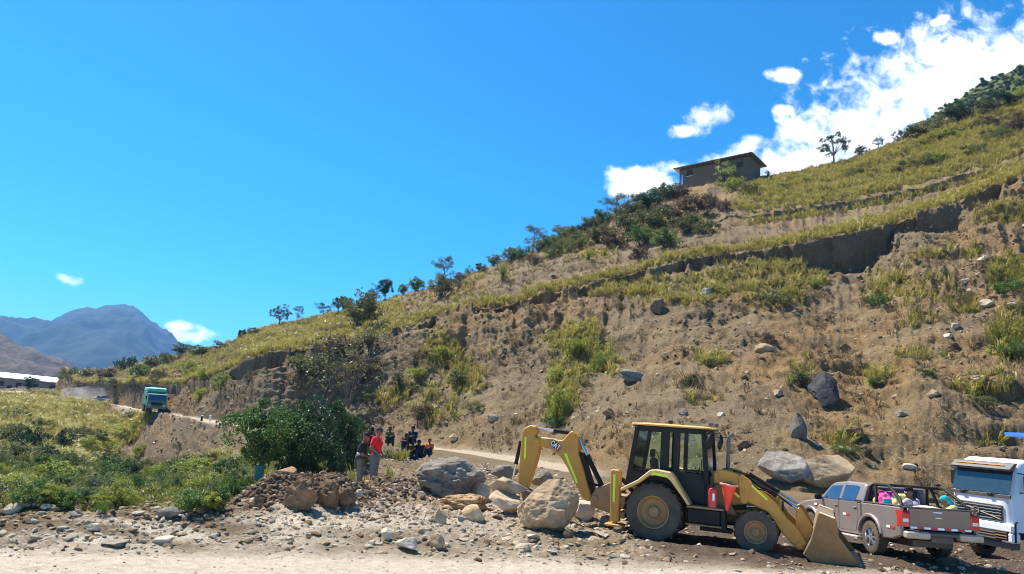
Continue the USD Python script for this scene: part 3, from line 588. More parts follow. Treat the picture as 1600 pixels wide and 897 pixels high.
for i, (x, y, h, w, k, l) in enumerate([(700, 446, 14, 26, 'low', 'olive'), (755, 424, 12, 24, 'low', 'olive'), (800, 408, 24, 34, 'bush', 'olive'), (815, 404, 22, 34, 'low', 'green'), (845, 392, 20, 34, 'bush', 'olive'), (862, 386, 22, 36, 'bush', 'green'), (893, 374, 22, 36, 'bush', 'olive'), (905, 366, 18, 30, 'low', 'dark'), (925, 358, 22, 34, 'bush', 'olive'), (942, 350, 24, 34, 'bush', 'green'), (975, 342, 26, 36, 'bush', 'olive'), (990, 336, 26, 36, 'bush', 'olive'), (1000, 322, 24, 32, 'bush', 'olive'), (1028, 310, 20, 30, 'bush', 'green'), (830, 408, 14, 30, 'low', 'brown'), (880, 388, 18, 34, 'low', 'olive'), (860, 402, 14, 30, 'low', 'bright'), (905, 382, 20, 34, 'bush', 'olive'), (945, 372, 24, 36, 'bush', 'olive'), (720, 440, 14, 24, 'bush', 'brown')]):
    put(x, y, h, w, k, l, 'shrub', f"{dict(olive='olive', green='fresh green', bright='yellow-green', dark='dark green', brown='dry brown')[l]} bush in the ragged line of bushes along the middle skyline", f'{l} bushes along the middle skyline', i % 2)
# upper right band of bushes below the forested ridge
for i, (x, y, h, w, l) in enumerate([(1430, 216, 20, 50, 'olive'), (1462, 205, 24, 54, 'olive'), (1495, 192, 26, 56, 'dark'), (1530, 182, 26, 56, 'olive'), (1562, 172, 28, 54, 'dark'), (1592, 160, 28, 54, 'bright'), (1480, 218, 18, 40, 'bright'), (1545, 196, 18, 46, 'brown'), (1590, 205, 26, 40, 'brown'), (1560, 220, 18, 40, 'olive')]):
    put(x, y, h, w, 'low' if i % 2 else 'bush', l, 'shrub', f"{dict(olive='olive', dark='dark green', bright='yellow-green', brown='dry brown')[l]} bush in the band below the forested ridge at upper right", f'{l} bushes in the band below the forested ridge')
for i, (x, y, h, w, l) in enumerate([(1345, 275, 16, 40, 'olive'), (1440, 262, 20, 60, 'olive'), (1470, 252, 18, 50, 'bright'), (1525, 240, 16, 44, 'olive'), (1260, 285, 10, 30, 'bright'), (1400, 272, 12, 30, 'brown'), (1560, 214, 16, 44, 'olive'), (1290, 300, 10, 30, 'olive'), (1500, 215, 14, 34, 'bright'), (1225, 296, 10, 34, 'olive')]):
    put(x, y, h, w, 'low', l, 'shrub', f"{dict(olive='olive', bright='yellow-green', brown='dry brown')[l]} clump rising out of the upper grassy terrace", f'{l} clumps on the upper grassy terrace')
# bushes along the top of the left bank over the road
for i, (x, y, h, w, l) in enumerate([(112, 592, 22, 34, 'olive'), (140, 592, 20, 40, 'olive'), (170, 592, 18, 40, 'brown'), (195, 580, 22, 34, 'dark'), (216, 590, 22, 34, 'green'), (240, 575, 22, 40, 'olive'), (262, 572, 24, 36, 'olive'), (285, 555, 18, 40, 'dark'), (312, 556, 18, 40, 'olive'), (250, 596, 20, 44, 'brown'), (345, 548, 16, 34, 'brown'), (400, 522, 12, 30, 'olive'), (202, 565, 16, 18, 'dark'), (180, 604, 16, 40, 'olive'), (130, 608, 16, 30, 'brown'), (480, 512, 12, 30, 'olive')]):
    put(x, y, h, w, 'bush' if i % 3 else 'low', l, 'shrub', f"{dict(olive='olive', dark='dark green', green='fresh green', brown='brown dry')[l]} bush on the bank above the far bend of the road", f'{l} bushes on the bank above the far bend of the road')
for i, (x, y) in enumerate([(300, 590), (322, 592), (346, 600), (312, 622), (298, 580)]):
    put(x, y, 20, 34, 'low', 'bright', 'shrub', 'bright yellow-green bush on the left slope above the road cutting', 'bright yellow-green bushes above the road cutting')
# on the slide face
for x, y, h, w, k, l, lab in [
    (872, 660, 64, 52, 'low', 'bright', 'tall yellow-green bush at the foot of the slide above the digger arm'), (868, 600, 32, 36, 'bush', 'bright', 'yellow bush on the slide just above the tall yellow-green bush'),
    (872, 668, 22, 44, 'low', 'green', 'dark green growth at the base of the tall yellow-green bush'),
    (938, 582, 38, 44, 'low', 'bright', 'yellow-green bush at the right end of the grass patch in mid-slide'), (905, 552, 26, 50, 'low', 'bright', 'yellow-green bush at the left end of the grass patch in mid-slide'),
    (1215, 476, 22, 54, 'low', 'olive', 'low olive bush over a dark hollow in mid-slope left of the shaded scarp'), (1124, 460, 16, 40, 'low', 'bright', 'yellowish grass bush under the headscarp above the cab roof'), (1055, 470, 18, 34, 'low', 'gold', 'dry golden bush beside the small rock on the upper slide'),
    (1250, 602, 28, 34, 'bush', 'olive', 'olive shrub left of the dark wet rock on the slide'), (1370, 606, 18, 24, 'bush', 'green', 'fresh green shrub right of the dark wet rock'), (1352, 582, 14, 30, 'low', 'olive', 'small olive bush above the fresh green shrub on the right slide'),
    (1322, 706, 14, 46, 'low', 'green', 'flat green bush on the rubble between the pointed rock and the truck'), (1580, 560, 38, 46, 'low', 'green', 'bushy green shrub at the right edge halfway up the slope'), (1572, 458, 28, 50, 'low', 'green', 'green shrub at the right edge under the shaded scarp'),
    (1590, 492, 24, 40, 'low', 'olive', 'olive bush at the right edge between two green shrubs'), (1200, 538, 22, 30, 'low', 'brown', 'dry brown bush in the middle of the slide'), (1370, 478, 20, 40, 'low', 'green', 'low green bush below the right end of the shaded scarp'), (1272, 448, 16, 34, 'low', 'bright', 'yellow bush at the lower left corner of the shaded scarp'),
    (622, 606, 26, 34, 'loose', 'dark', 'dark wiry shrub on the slide right of the bare thin trees'), (716, 600, 26, 34, 'bush', 'olive', 'olive bush in the left part of the slide'), (688, 556, 18, 32, 'low', 'bright', 'small yellow bush in the left part of the slide under the headscarp'), (650, 588, 18, 40, 'low', 'bright', 'yellowish bush right of the dark wiry shrub'), (665, 650, 22, 50, 'low', 'brown', 'brown bush behind the seated people'), (1115, 572, 12, 34, 'low', 'olive', 'flat olive bush above the cab roof'),
    (1530, 632, 16, 60, 'low', 'olive', 'flat olive growth on the right slope above the white truck'), (1430, 566, 14, 40, 'low', 'olive', 'flat olive growth in the middle of the right slope'), (1075, 600, 14, 26, 'low', 'olive', 'small olive clump above the cab'), (1450, 585, 12, 30, 'low', 'green', 'small green clump on the right slope'), (1510, 470, 16, 40, 'low', 'olive', 'olive clump right of the small white stones on the upper right slope'), (580, 625, 16, 40, 'low', 'olive', 'olive clump on the slide behind the dark thicket'), (740, 640, 16, 40, 'low', 'olive', 'olive clump above the pale road strip')]:
    put(x, y, h, w, k, l, 'shrub', lab)
# thicket and tree at the roadside, bare thin trees behind them
def near_at(x, y, d): return at_d(x, y, d)
put(0, 0, 132, 122, 'broad', 'green', 'tree', 'small leafy dark green tree with a teal bin at its trunk', at=near_at(405, 752, 27.5))
for x, y, d, h, w, k, l, lab in [(470, 768, 28.5, 150, 130, 'thicket', 'dark', 'dense dark thicket bush right of the small leafy tree'), (525, 760, 30, 136, 90, 'thicket', 'dark', 'dense dark bush at the right end of the thicket, behind the standing people'), (447, 765, 29.5, 84, 60, 'loose', 'dark', 'loose dark bush between the small leafy tree and the thicket'), (500, 735, 33, 110, 110, 'thicket', 'dark', 'tall dark bush at the back of the thicket'), (555, 752, 31, 74, 60, 'low', 'olive', 'low olive bush beside the standing people'), (600, 750, 33, 50, 60, 'low', 'olive', 'low olive bush behind the man in the red shirt'), (370, 775, 26, 40, 60, 'low', 'green', 'low green bush under the small leafy tree'), (560, 730, 36, 50, 80, 'low', 'olive', 'low bush left of the seated people')]:
    put(0, 0, h, w, k, l, 'shrub', lab, at=near_at(x, y, d))
for x, y, d, h, w, l, lab in [(505, 640, 60, 140, 90, 'olive', 'tall bare thin tree rising behind the dark thicket'), (545, 630, 64, 110, 80, 'olive', 'bare thin tree right of the tallest one behind the thicket')]:
    put(0, 0, h, w, 'bare', l, 'bare_tree', lab, at=near_at(x, y, d))
for x, y, h, w, k, l, lab in [(510, 615, 44, 60, 'loose', 'olive', 'loose olive bush behind the top of the dark thicket'), (545, 610, 60, 70, 'loose', 'brown', 'loose brown bush between the bare thin trees'), (470, 580, 30, 50, 'loose', 'olive', 'loose olive bush at the cut bank above the small leafy tree'), (530, 570, 50, 70, 'bush', 'brown', 'brown shadowy bush under the cut bank among the bare trees'), (490, 590, 40, 60, 'bush', 'olive', 'olive bush under the cut bank left of the bare trees'), (560, 590, 44, 50, 'bush', 'brown', 'brown bush right of the bare trees'), (580, 545, 36, 60, 'loose', 'olive', 'loose olive bush on the lip of the bank below the big olive shrub'), (595, 520, 24, 40, 'low', 'olive', 'olive bush at the right foot of the big olive shrub')]:
    put(x, y, h, w, k, l, 'shrub', lab)
# left hollow: shrubs
r = rng(77); LEFT = []
for x, y, h, w, k, l, lab in [(45, 612, 24, 26, 'broad', 'dark', 'small dark tree at the roadside in front of the long white-roofed building'), (40, 705, 40, 60, 'low', 'dark', 'dark bluish shrub mass in the left hollow'), (85, 700, 34, 60, 'low', 'dark', 'second dark shrub mass in the left hollow, right of the first'), (20, 690, 34, 50, 'bush', 'olive', 'olive bush at the left edge of the hollow'), (120, 690, 30, 40, 'bush', 'olive', 'olive bush in the hollow below the parked car'), (60, 672, 20, 40, 'low', 'olive', 'flat olive bush on the left grassy slope'), (20, 660, 22, 50, 'bush', 'olive', 'olive bush at the far left below the long building'), (115, 655, 14, 34, 'low', 'olive', 'low olive bush below the far road')]:
    put(x, y, h, w, k, l, 'tree' if k == 'broad' else 'shrub', lab)
for i in range(128):
    x = r.uniform(-30, 385); y = r.uniform(728, 796) if i > 14 else r.uniform(700, 745)
    if x > 220 and y < 735: continue
    l = r.choice(['green', 'green', 'bright', 'dark', 'olive', 'bright', 'green'] if y > 730 else ['olive', 'bright', 'dark'])
    h = r.uniform(20, 40)
    wh = ['at the left edge', 'below the far parked car', 'below the green truck', 'left of the small leafy tree'][int(np.searchsorted([60, 150, 240], x))]+(', front row' if y > 768 else '')
    nm = f"{'tall' if h > 31 else 'low'} {dict(olive='olive', dark='dark green', green='fresh green', bright='yellow-green')[l]} shrub {wh}"
    put(x, y+6, h, h*r.uniform(1.0, 1.6), r.choice(['bush', 'low', 'loose']), l, 'shrub', nm, nm.replace('shrub', 'shrubs'), int(i % 2))
for i, (x, y, h, w, l) in enumerate([(262, 742, 24, 36, 'green'), (300, 735, 20, 34, 'green'), (232, 738, 26, 40, 'olive'), (330, 722, 18, 34, 'olive'), (345, 742, 26, 40, 'green'), (215, 715, 24, 34, 'bright'), (190, 690, 26, 44, 'bright'), (212, 672, 20, 34, 'bright'), (165, 705, 26, 44, 'bright'), (178, 668, 18, 36, 'bright'), (205, 655, 14, 26, 'olive'), (280, 700, 10, 20, 'olive'), (150, 690, 22, 40, 'olive')]):
    put(x, y, h, w, 'low' if i % 2 else 'bush', l, 'shrub', f"{dict(olive='olive', green='fresh green', bright='yellow-green')[l]} bush on or beside the eroded brown bank below the far road", f'{l} bushes by the eroded bank below the far road')
# grass, as far as one could never count it
def tuft_proto(path, leaf, seed, n, L, W, lean):
    r = rng(seed); mb = MB()
    for k in range(n):
        a = r.uniform(0, 6.283); b = r.uniform(0, .16); l = L*r.uniform(.55, 1.15); d = np.array([math.cos(a), math.sin(a), 0]); q = np.array([-d[1], d[0], 0])
        base = d*b; m1 = base+d*l*lean*.35+[0, 0, l*.62]; tip = base+d*l*lean*r.uniform(.8, 1.3)+[0, 0, l*(.95-lean*.25)]
        w = W*r.uniform(.7, 1.2)
        mb.add([base-q*w*.5-[0, 0, .08], base+q*w*.5-[0, 0, .08], m1+q*w*.4, m1-q*w*.4, tip], [[0, 1, 2], [0, 2, 3], [3, 2, 4]])
    return usdkit.mesh(stage, path, mb.get(), LM[leaf])
AREA = np.zeros((NR, NA)); _e1 = np.linalg.norm(np.diff(V1, axis=0), axis=2); _e2 = np.linalg.norm(np.roll(V1, -1, 1)-V1, axis=2)
AREA[:-1] = _e1*_e2[:-1]
inview = ((px_ > -140) & (px_ < 1740) & (_fd.reshape(NR, NA) > 3)).astype(float)
def scatter(name, protos, weight, n, seed, smin, smax, kind_label=None, rough_scale=True, tilt=.25, sink=0.0, flat=1.0):
    r = rng(seed); w = (weight*AREA*inview).ravel(); c = np.cumsum(w)
    idx = np.searchsorted(c, r.uniform(0, c[-1], n)); i, j = idx//NA, idx % NA
    i = np.minimum(i, NR-2); t, s_ = r.uniform(0, 1, (n, 1)), r.uniform(0, 1, (n, 1))
    P = V1[i, j]*(1-t)*(1-s_)+V1[i+1, j]*t*(1-s_)+V1[i, (j+1) % NA]*(1-t)*s_+V1[i+1, (j+1) % NA]*t*s_
    pi = UsdGeom.PointInstancer.Define(stage, '/World/'+name)
    pr = []
    for k, mk in enumerate(protos): pr.append(mk(f'/World/{name}/shape_{k}' if k else f'/World/{name}/shape'))
    pi.CreatePrototypesRel().SetTargets([m.GetPath() for m in pr])
    pi.CreateProtoIndicesAttr(Vt.IntArray.FromNumpy(r.integers(0, len(pr), n).astype(np.int32)))
    sc = (smin*(smax/smin)**(r.uniform(0, 1, n)**(2.2 if rough_scale else 1)))[:, None]*r.uniform(.8, 1.25, (n, 3)); sc[:, 2] *= flat
    P[:, 2] -= sink*sc[:, 2]
    pi.CreatePositionsAttr(Vt.Vec3fArray.FromNumpy(P.astype(np.float32)))
    pi.CreateScalesAttr(Vt.Vec3fArray.FromNumpy(sc.astype(np.float32)))
    a = r.uniform(0, 6.283, n); ax = r.normal(0, tilt, (n, 2))
    q = np.stack([np.cos(a/2), ax[:, 0]*.5, ax[:, 1]*.5, np.sin(a/2)], 1); q /= np.linalg.norm(q, axis=1)[:, None]
    pi.CreateOrientationsAttr(Vt.QuathArray([Gf.Quath(*map(float, x)) for x in q]))
    tag(pi, kind='stuff', label=kind_label)
    return pi
hillm = ((KK > 6.9) & (KK < 17)).astype(float)
far = np.clip(px_*0+RD/60, .3, 3)
scatter('golden_grass', [lambda p, k=k: tuft_proto(p, 'gold', 300+k, 16, .62, .045, .55) for k in range(3)], hillm*gmask**1.3*np.clip((px_-330)/80, .25, 1)+band(4.6, 6.0, .4)*gmask*np.clip((400-px_)/60, 0, 1)*np.clip((735-py_)/20, 0, 1)*1.1+((KK > 11.0) & (KK < 11.12))*np.clip((1620-px_)/40, 0, 1)*.8, 38000, 401, .7, 1.5, 'golden yellow-green grass growing on the terraces and slopes of the hill', False)
scatter('green_grass', [lambda p, k=k: tuft_proto(p, 'fresh', 320+k, 16, .6, .045, .5) for k in range(3)], hillm*gmask**1.5*(.25+1.5*(np.abs(px_-1560) < 90)*(py_ > 380))*.8+band(3.8, 5.6, .4)*gmask*np.clip((700-px_)/60, 0, 1)*np.clip((py_-690)/30, .04, 1)*.7, 12000, 402, .55, 1.2, 'fresh green grass in the left hollow and between the rubble', False)
scatter('dry_grass', [lambda p, k=k: tuft_proto(p, 'straw', 340+k, 12, .5, .035, .7) for k in range(2)], hillm*np.clip(grass_raw*1.2+.05*(KK > 11), 0, 1)*(1-gmask*.6)*np.clip(1-scarp, 0, 1), 20000, 403, .6, 1.2, 'straw-brown dry grass between the greener patches of the hill', False)

scatter('weeds', [lambda p, k=k: tuft_proto(p, l, 360+k, 10, .42, .05, .8) for k, l in enumerate(('gold', 'fresh', 'straw'))], (face+band(10.9, 16.2, .2)*.5)*np.clip(fbm(pw*.45, 4, 65)*4-2.0, .03, 1), 9000, 409, .5, 1.3, 'sparse weeds rooted in the loose soil of the slide', False)
# ------------------------------------------------------------------ rocks
def rockmat(name, c1, c2, c3=None, scale=3.0, rough=.9, bump=.03):
    c3 = c3 or c2
    N = {'tc': ('texture_coordinate', {}), 'oi': ('object_info', {}), 'n': ('noise_texture', {'scale': scale, 'detail': 8.0, 'roughness': 0.65, 'distortion': .4}), 'n2': ('noise_texture', {'scale': scale*7, 'detail': 5.0, 'roughness': .7}),
         'a': ('math', {'math_type': 'multiply_add', 'value2': .30}), 'o': ('math', {'math_type': 'multiply_add', 'value2': .16, 'value3': -.08}), 'a2': ('math', {'math_type': 'add'}),
         'ms': ('math', {'math_type': 'multiply', 'value2': .7}),
         'r': ('rgb_ramp', {'ramp': [(0.34, c1), (0.52, c2), (0.68, c3)]}), 'b': ('bump', {'strength': .8, 'distance': bump}), 'p': ('principled_bsdf', {'roughness': rough, 'specular_ior_level': .25})}
    L = [('tc.object', 'n.vector'), ('tc.object', 'n2.vector'), ('n.fac', 'ms.value1'), ('n2.fac', 'a.value1'), ('ms.value', 'a.value3'), ('oi.random', 'o.value1'), ('a.value', 'a2.value1'), ('o.value', 'a2.value2'), ('a2.value', 'r.fac'), ('r.color', 'p.base_color'), ('n2.fac', 'b.height'), ('b.normal', 'p.normal')]
    return usdkit.material(stage, '/World/Looks/'+name, N, L, surface='p.BSDF')
RM = {'wet': rockmat('rock_wet', (.018, .018, .02), (.045, .045, .048), (.10, .092, .08), 1.8, .8), 'tan': rockmat('rock_tan', (.20, .135, .075), (.36, .26, .155), (.52, .42, .29), 1.2), 'pale': rockmat('rock_pale', (.28, .22, .145), (.44, .37, .27), (.58, .51, .40), 2.2), 'grey': rockmat('rock_grey', (.11, .092, .07), (.22, .19, .145), (.38, .34, .265), 1.6),
      'brown': rockmat('earth_clod', (.095, .056, .028), (.170, .105, .056), (.25, .17, .10), 2.2, .95, .05), 'ochre': rockmat('rock_ochre', (.20, .11, .045), (.40, .25, .12), (.58, .45, .28), 2.0), 'slate': rockmat('rock_slate', (.065, .055, .042), (.15, .130, .102), (.33, .295, .24), 1.8, .8)}
_ico = {k: trimesh.creation.icosphere(subdivisions=k) for k in (1, 2, 3, 4, 5)}
def rock_mesh(seed, sub=3, cuts=10, rough=.10, deep=.62):
    """a broken stone within the unit box: a ball with facets struck off and a worn skin"""
    r = rng(seed); v = _ico[sub].vertices.copy()*1.0
    for k in range(cuts):
        n = r.normal(size=3); n /= np.linalg.norm(n); h = r.uniform(deep*.75, .85)
        d = v@n-h; v -= np.where(d > 0, d*.96, 0)[:, None]*n
    nn = v/np.linalg.norm(v, axis=1)[:, None]
    v += nn*((ridged(v*2.1+seed*.7, 4, seed+5)-.4)*rough*.55+(fbm(v*1.7+seed, 4, seed)-.5)*rough*2.0+(fbm(v*4+seed, 3, seed+1)-.5)*rough*.8+(ridged(v*7+seed, 3, seed+2)-.4)*rough*.22*(sub > 3))[:, None]
    lo, hi = v.min(0), v.max(0); v = (v-(lo+hi)/2)/((hi-lo)/2)
    return trimesh.Trimesh(v, _ico[sub].faces, process=False)
def rock_at(name, box, kind, label, seed, sub=4, cuts=10, rough=.10, deep=.62, depth=.8, d=None, lean=0.0, sink=.12, cat='boulder', point=0.0, tilt=0.0):
    """a single stone that fills the box (x0, y0, x1, y1) of the picture, set at the ground seen at the box's foot"""
    x0, y0, x1, y1 = box
    P = hit((x0+x1)/2, y1-2) if d is None else at_d((x0+x1)/2, y1-2, d)
    dep = (P-EYE)@FW; W, Hh = (x1-x0)/FPX*dep, (y1-y0)/FPX*dep*1.02
    m = rock_mesh(seed, sub, cuts, rough*(1.9 if sub == 3 else 1), deep); v = np.array(m.vertices)
    hh = Hh*(1+sink); v = v*[W/2, W/2*depth, hh/2]; v[:, :2] *= (1-point*(v[:, 2:]/hh+.5))
    v = v@roty(lean).T@rotx(-tilt).T
    a = math.atan2(P[0], P[1])
    P = P+np.array([math.sin(a), math.cos(a), 0])*W*.30*depth
    x = thing(name, label, cat, P+[0, 0, hh/2-sink*Hh], rotz(-a))
    obj('stone', trimesh.Trimesh(v, m.faces, process=False), RM[kind], x, smooth=30)
    return x
rock_at('boulder', (801, 756, 908, 830), 'tan', 'largest tan boulder in front of the digger arm', 11, 5, 9, .10, .80, .9, point=.12)
rock_at('boulder', (628, 718, 776, 777), 'grey', 'big rounded grey boulder, largest grey one left of the digger arm', 12, 5, 9, .17, .78, .8, point=.36, sink=.18)
rock_at('boulder', (764, 749, 826, 776), 'tan', 'flat-topped tan slab resting under the digger stick', 13, 4, 12, .05, .55, .8, d=18.7)
rock_at('boulder', (762, 772, 812, 799), 'tan', 'tan block under the flat-topped slab, left of the largest boulder', 14, 4, 12, .06, .55, .8, d=18.3)
rock_at('boulder', (732, 756, 766, 786), 'pale', 'pale pointed rock between the grey boulder and the tan slab', 15, 4, 12, .07, .55, .8)
rock_at('boulder', (686, 775, 764, 799), 'ochre', 'orange crumbly rock lying in front of the grey boulder', 16, 5, 6, .26, .72, .7)
rock_at('boulder', (719, 789, 757, 813), 'ochre', 'smooth orange-tan rock in front of the crumbly orange rock', 17, 4, 6, .05, .75, .8)
rock_at('boulder', (679, 799, 698, 824), 'tan', 'small upright pointed tan rock left of the smooth orange-tan rock', 18, 3, 9, .05, .6)
rock_at('boulder', (896, 787, 930, 816), 'pale', 'white block between the largest boulder and the digger stabiliser', 19, 4, 12, .04, .55)
rock_at('boulder', (768, 729, 812, 752), 'grey', 'grey-white rock behind the digger stick', 20, 3, 9, .1, .65, d=25.5)
rock_at('boulder', (829, 737, 864, 760), 'grey', 'pointed grey rock seen under the digger boom', 21, 3, 9, .1, .6, d=24)
rock_at('boulder', (668, 838, 694, 860), 'tan', 'rounded stone with a pale top at the edge of the road, middle of the picture', 22, 3, 6, .06, .72)
rock_at('boulder', (617, 843, 653, 861), 'pale', 'flat white stone left of the rounded stone at the road edge', 23, 3, 11, .05, .55)
rock_at('boulder', (594, 829, 616, 847), 'pale', 'white angular stone above the flat white stone at the road edge', 24, 3, 11, .05, .55)
rock_at('boulder', (804, 851, 830, 863), 'pale', 'low white stone half sunk in the road gravel below the largest boulder', 25, 3, 9, .06, .6)
rock_at('boulder', (880, 829, 896, 842), 'brown', 'small brown stone just below the right end of the largest boulder', 26, 3, 8, .06, .65)
rock_at('boulder', (936, 808, 956, 826), 'grey', 'grey stone left of the big rear wheel of the digger', 27, 3, 7, .06, .7)
rock_at('boulder', (958, 818, 976, 832), 'grey', 'smaller grey stone touching the big rear wheel of the digger', 127, 3, 7, .06, .7)
rock_at('boulder', (427, 735, 463, 757), 'ochre', 'smooth yellow-tan rock lying on top of the brown earth heap', 28, 4, 8, .05, .7, .8, lean=-.2, sink=.05)
rock_at('boulder', (564, 759, 584, 772), 'pale', 'white rock at the feet of the man in the red shirt', 29, 3, 9, .05, .6, d=23.2)
rock_at('boulder', (522, 757, 549, 770), 'pale', 'long white rock left of the standing men', 30, 3, 9, .07, .6, d=22.5)
rock_at('boulder', (556, 768, 568, 780), 'pale', 'small round white stone in front of the standing men', 130, 3, 5, .05, .75)
rock_at('earth_lump', (441, 750, 494, 800), 'brown', 'tall lump of brown earth in the heap under the yellow-tan rock', 31, 4, 5, .22, .75, .8, cat='earth lump')
rock_at('earth_lump', (490, 755, 530, 793), 'brown', 'second lump of brown earth in the heap, right of the tallest', 32, 4, 6, .20, .7, .8, cat='earth lump')
rock_at('earth_lump', (526, 765, 556, 794), 'brown', 'lump of brown earth at the right end of the heap by the standing men', 132, 4, 5, .2, .75, .8, cat='earth lump')
rock_at('earth_lump', (388, 777, 411, 801), 'brown', 'small dark clod at the left end of the brown earth heap', 33, 3, 6, .2, .7, cat='earth lump')
rock_at('boulder', (25, 780, 57, 797), 'tan', 'tan pointed slab in the rubble crest near the left edge', 34, 3, 10, .06, .6, lean=-.25)
rock_at('boulder', (41, 781, 89, 798), 'tan', 'long tan slab in the rubble crest, right of the pointed one at the left', 35, 3, 10, .06, .6)
rock_at('boulder', (4, 790, 31, 806), 'pale', 'pale leaning stone in the rubble crest at the left edge', 36, 3, 10, .06, .6, lean=-.3)
rock_at('boulder', (62, 790, 84, 798), 'pale', 'thin pale stone under the long tan slab at the left', 136, 3, 10, .06, .6)
rock_at('boulder', (244, 796, 281, 810), 'slate', 'blue-grey flat stone in the rubble at left', 37, 3, 10, .06, .6)
rock_at('boulder', (131, 821, 155, 832), 'pale', 'white flat stone alone in the middle of the left rubble', 38, 3, 10, .06, .6)
rock_at('boulder', (236, 841, 270, 854), 'pale', 'white flat stone nearest the road in the left rubble', 39, 3, 10, .06, .6)
rock_at('boulder', (303, 779, 336, 791), 'pale', 'pale stone in the rubble crest below the left undergrowth', 40, 3, 9, .06, .6)
rock_at('boulder', (158, 848, 200, 857), 'grey', 'flat grey stone at the road edge in the left rubble', 41, 3, 10, .07, .6)
rock_at('boulder', (1226, 649, 1266, 691), 'slate', 'pointed grey rock standing on the slide above the wheel loader arm', 42, 4, 12, .05, .55, lean=-.12, point=.72)
rock_at('boulder', (1184, 712, 1268, 760), 'slate', 'huge slab with a grey streaked end lying behind the digger front arm', 43, 4, 11, .06, .55, .7, lean=.12)
rock_at('boulder', (1228, 712, 1330, 764), 'tan', 'huge brown slab joined to the grey streaked slab behind the digger', 44, 4, 10, .07, .55, .7, lean=.1)
rock_at('boulder', (1308, 664, 1348, 684), 'brown', 'brown ledge of rock above the huge brown slab', 45, 3, 9, .12, .6)
rock_at('boulder', (1264, 578, 1312, 626), 'wet', 'dark wet rock outcrop set in the slide in mid-slope', 46, 4, 15, .16, .5, .30, sink=.45, lean=.1, tilt=.5)
rock_at('boulder', (1015, 466, 1042, 492), 'brown', 'brown block standing on the ledge of the upper slide', 47, 3, 10, .06, .55)
rock_at('boulder', (966, 580, 1004, 600), 'grey', 'grey rock in the slide above the digger cab', 48, 3, 8, .1, .6)
for i, (x0, y0, x1, y1) in enumerate([(1531, 470, 1553, 483), (1486, 506, 1502, 516), (1574, 474, 1590, 480), (1528, 400, 1545, 410), (1475, 523, 1490, 531), (1376, 476, 1384, 482), (1503, 437, 1518, 446), (1410, 728, 1432, 738), (1270, 695, 1284, 700), (1120, 648, 1132, 655)]):
    rock_at('stone', (x0, y0, x1, y1), 'pale' if i not in (6, ) else 'grey', ['white flat stone on the upper right slope under the shaded scarp, largest there', 'white stone left of the largest white one on the upper right slope', 'small white stone at the right edge high on the slope', 'white stone close under the right end of the shaded scarp', 'pale stone low among the upper right white stones', 'small white stone left of the upper right white stones', 'grey stone above the largest white stone on the upper right slope', 'white flat stone on the rubble behind the pickup', 'tiny white stone just right of the pointed grey rock', 'small white stone above the roof of the digger cab'][i], 150+i, 3, 9, .05, .6, cat='stone')
SLIDE_LAB = ['brown stone beside the flat green bush on the rubble above the pickup', 'tan stone in the middle of the slide right of the cab exhaust line', 'grey stone under the headscarp straight above the digger cab', 'brown stone right of the shaded hollow foot, above the dark wet rock', 'tan stone left of the dark wet rock on the slide', 'grey stone on the slope above the pickup bed', 'brown stone on the rubble above the digger front arm', 'tan stone on the right slope above the white truck', 'grey stone on the slide just above the digger roof', 'brown stone on the slide above the digger boom', 'tan stone beside the pale road strip left of the digger stick', 'grey stone left of the tall yellow-green bush', 'brown stone on the headscarp grass left of the shaded hollow', 'tan stone near the right edge above the truck cab', 'grey stone lying on the rubble just behind the pickup cab']
for i, (x0, y0, x1, y1) in enumerate([(1340, 700, 1362, 716), (1180, 540, 1214, 556), (1090, 452, 1112, 468), (1310, 540, 1330, 552), (1205, 610, 1225, 622), (1400, 640, 1424, 652), (1150, 690, 1172, 704), (1450, 610, 1470, 622), (1060, 640, 1076, 652), (940, 640, 962, 654), (700, 680, 716, 692), (760, 650, 780, 662), (860, 430, 872, 438), (1520, 590, 1540, 602), (1360, 760, 1380, 772)]):
    rock_at('stone', (x0, y0, x1, y1), ['brown', 'tan', 'grey'][i % 3], SLIDE_LAB[i], 180+i, 3, 9, .1, .6, cat='stone')
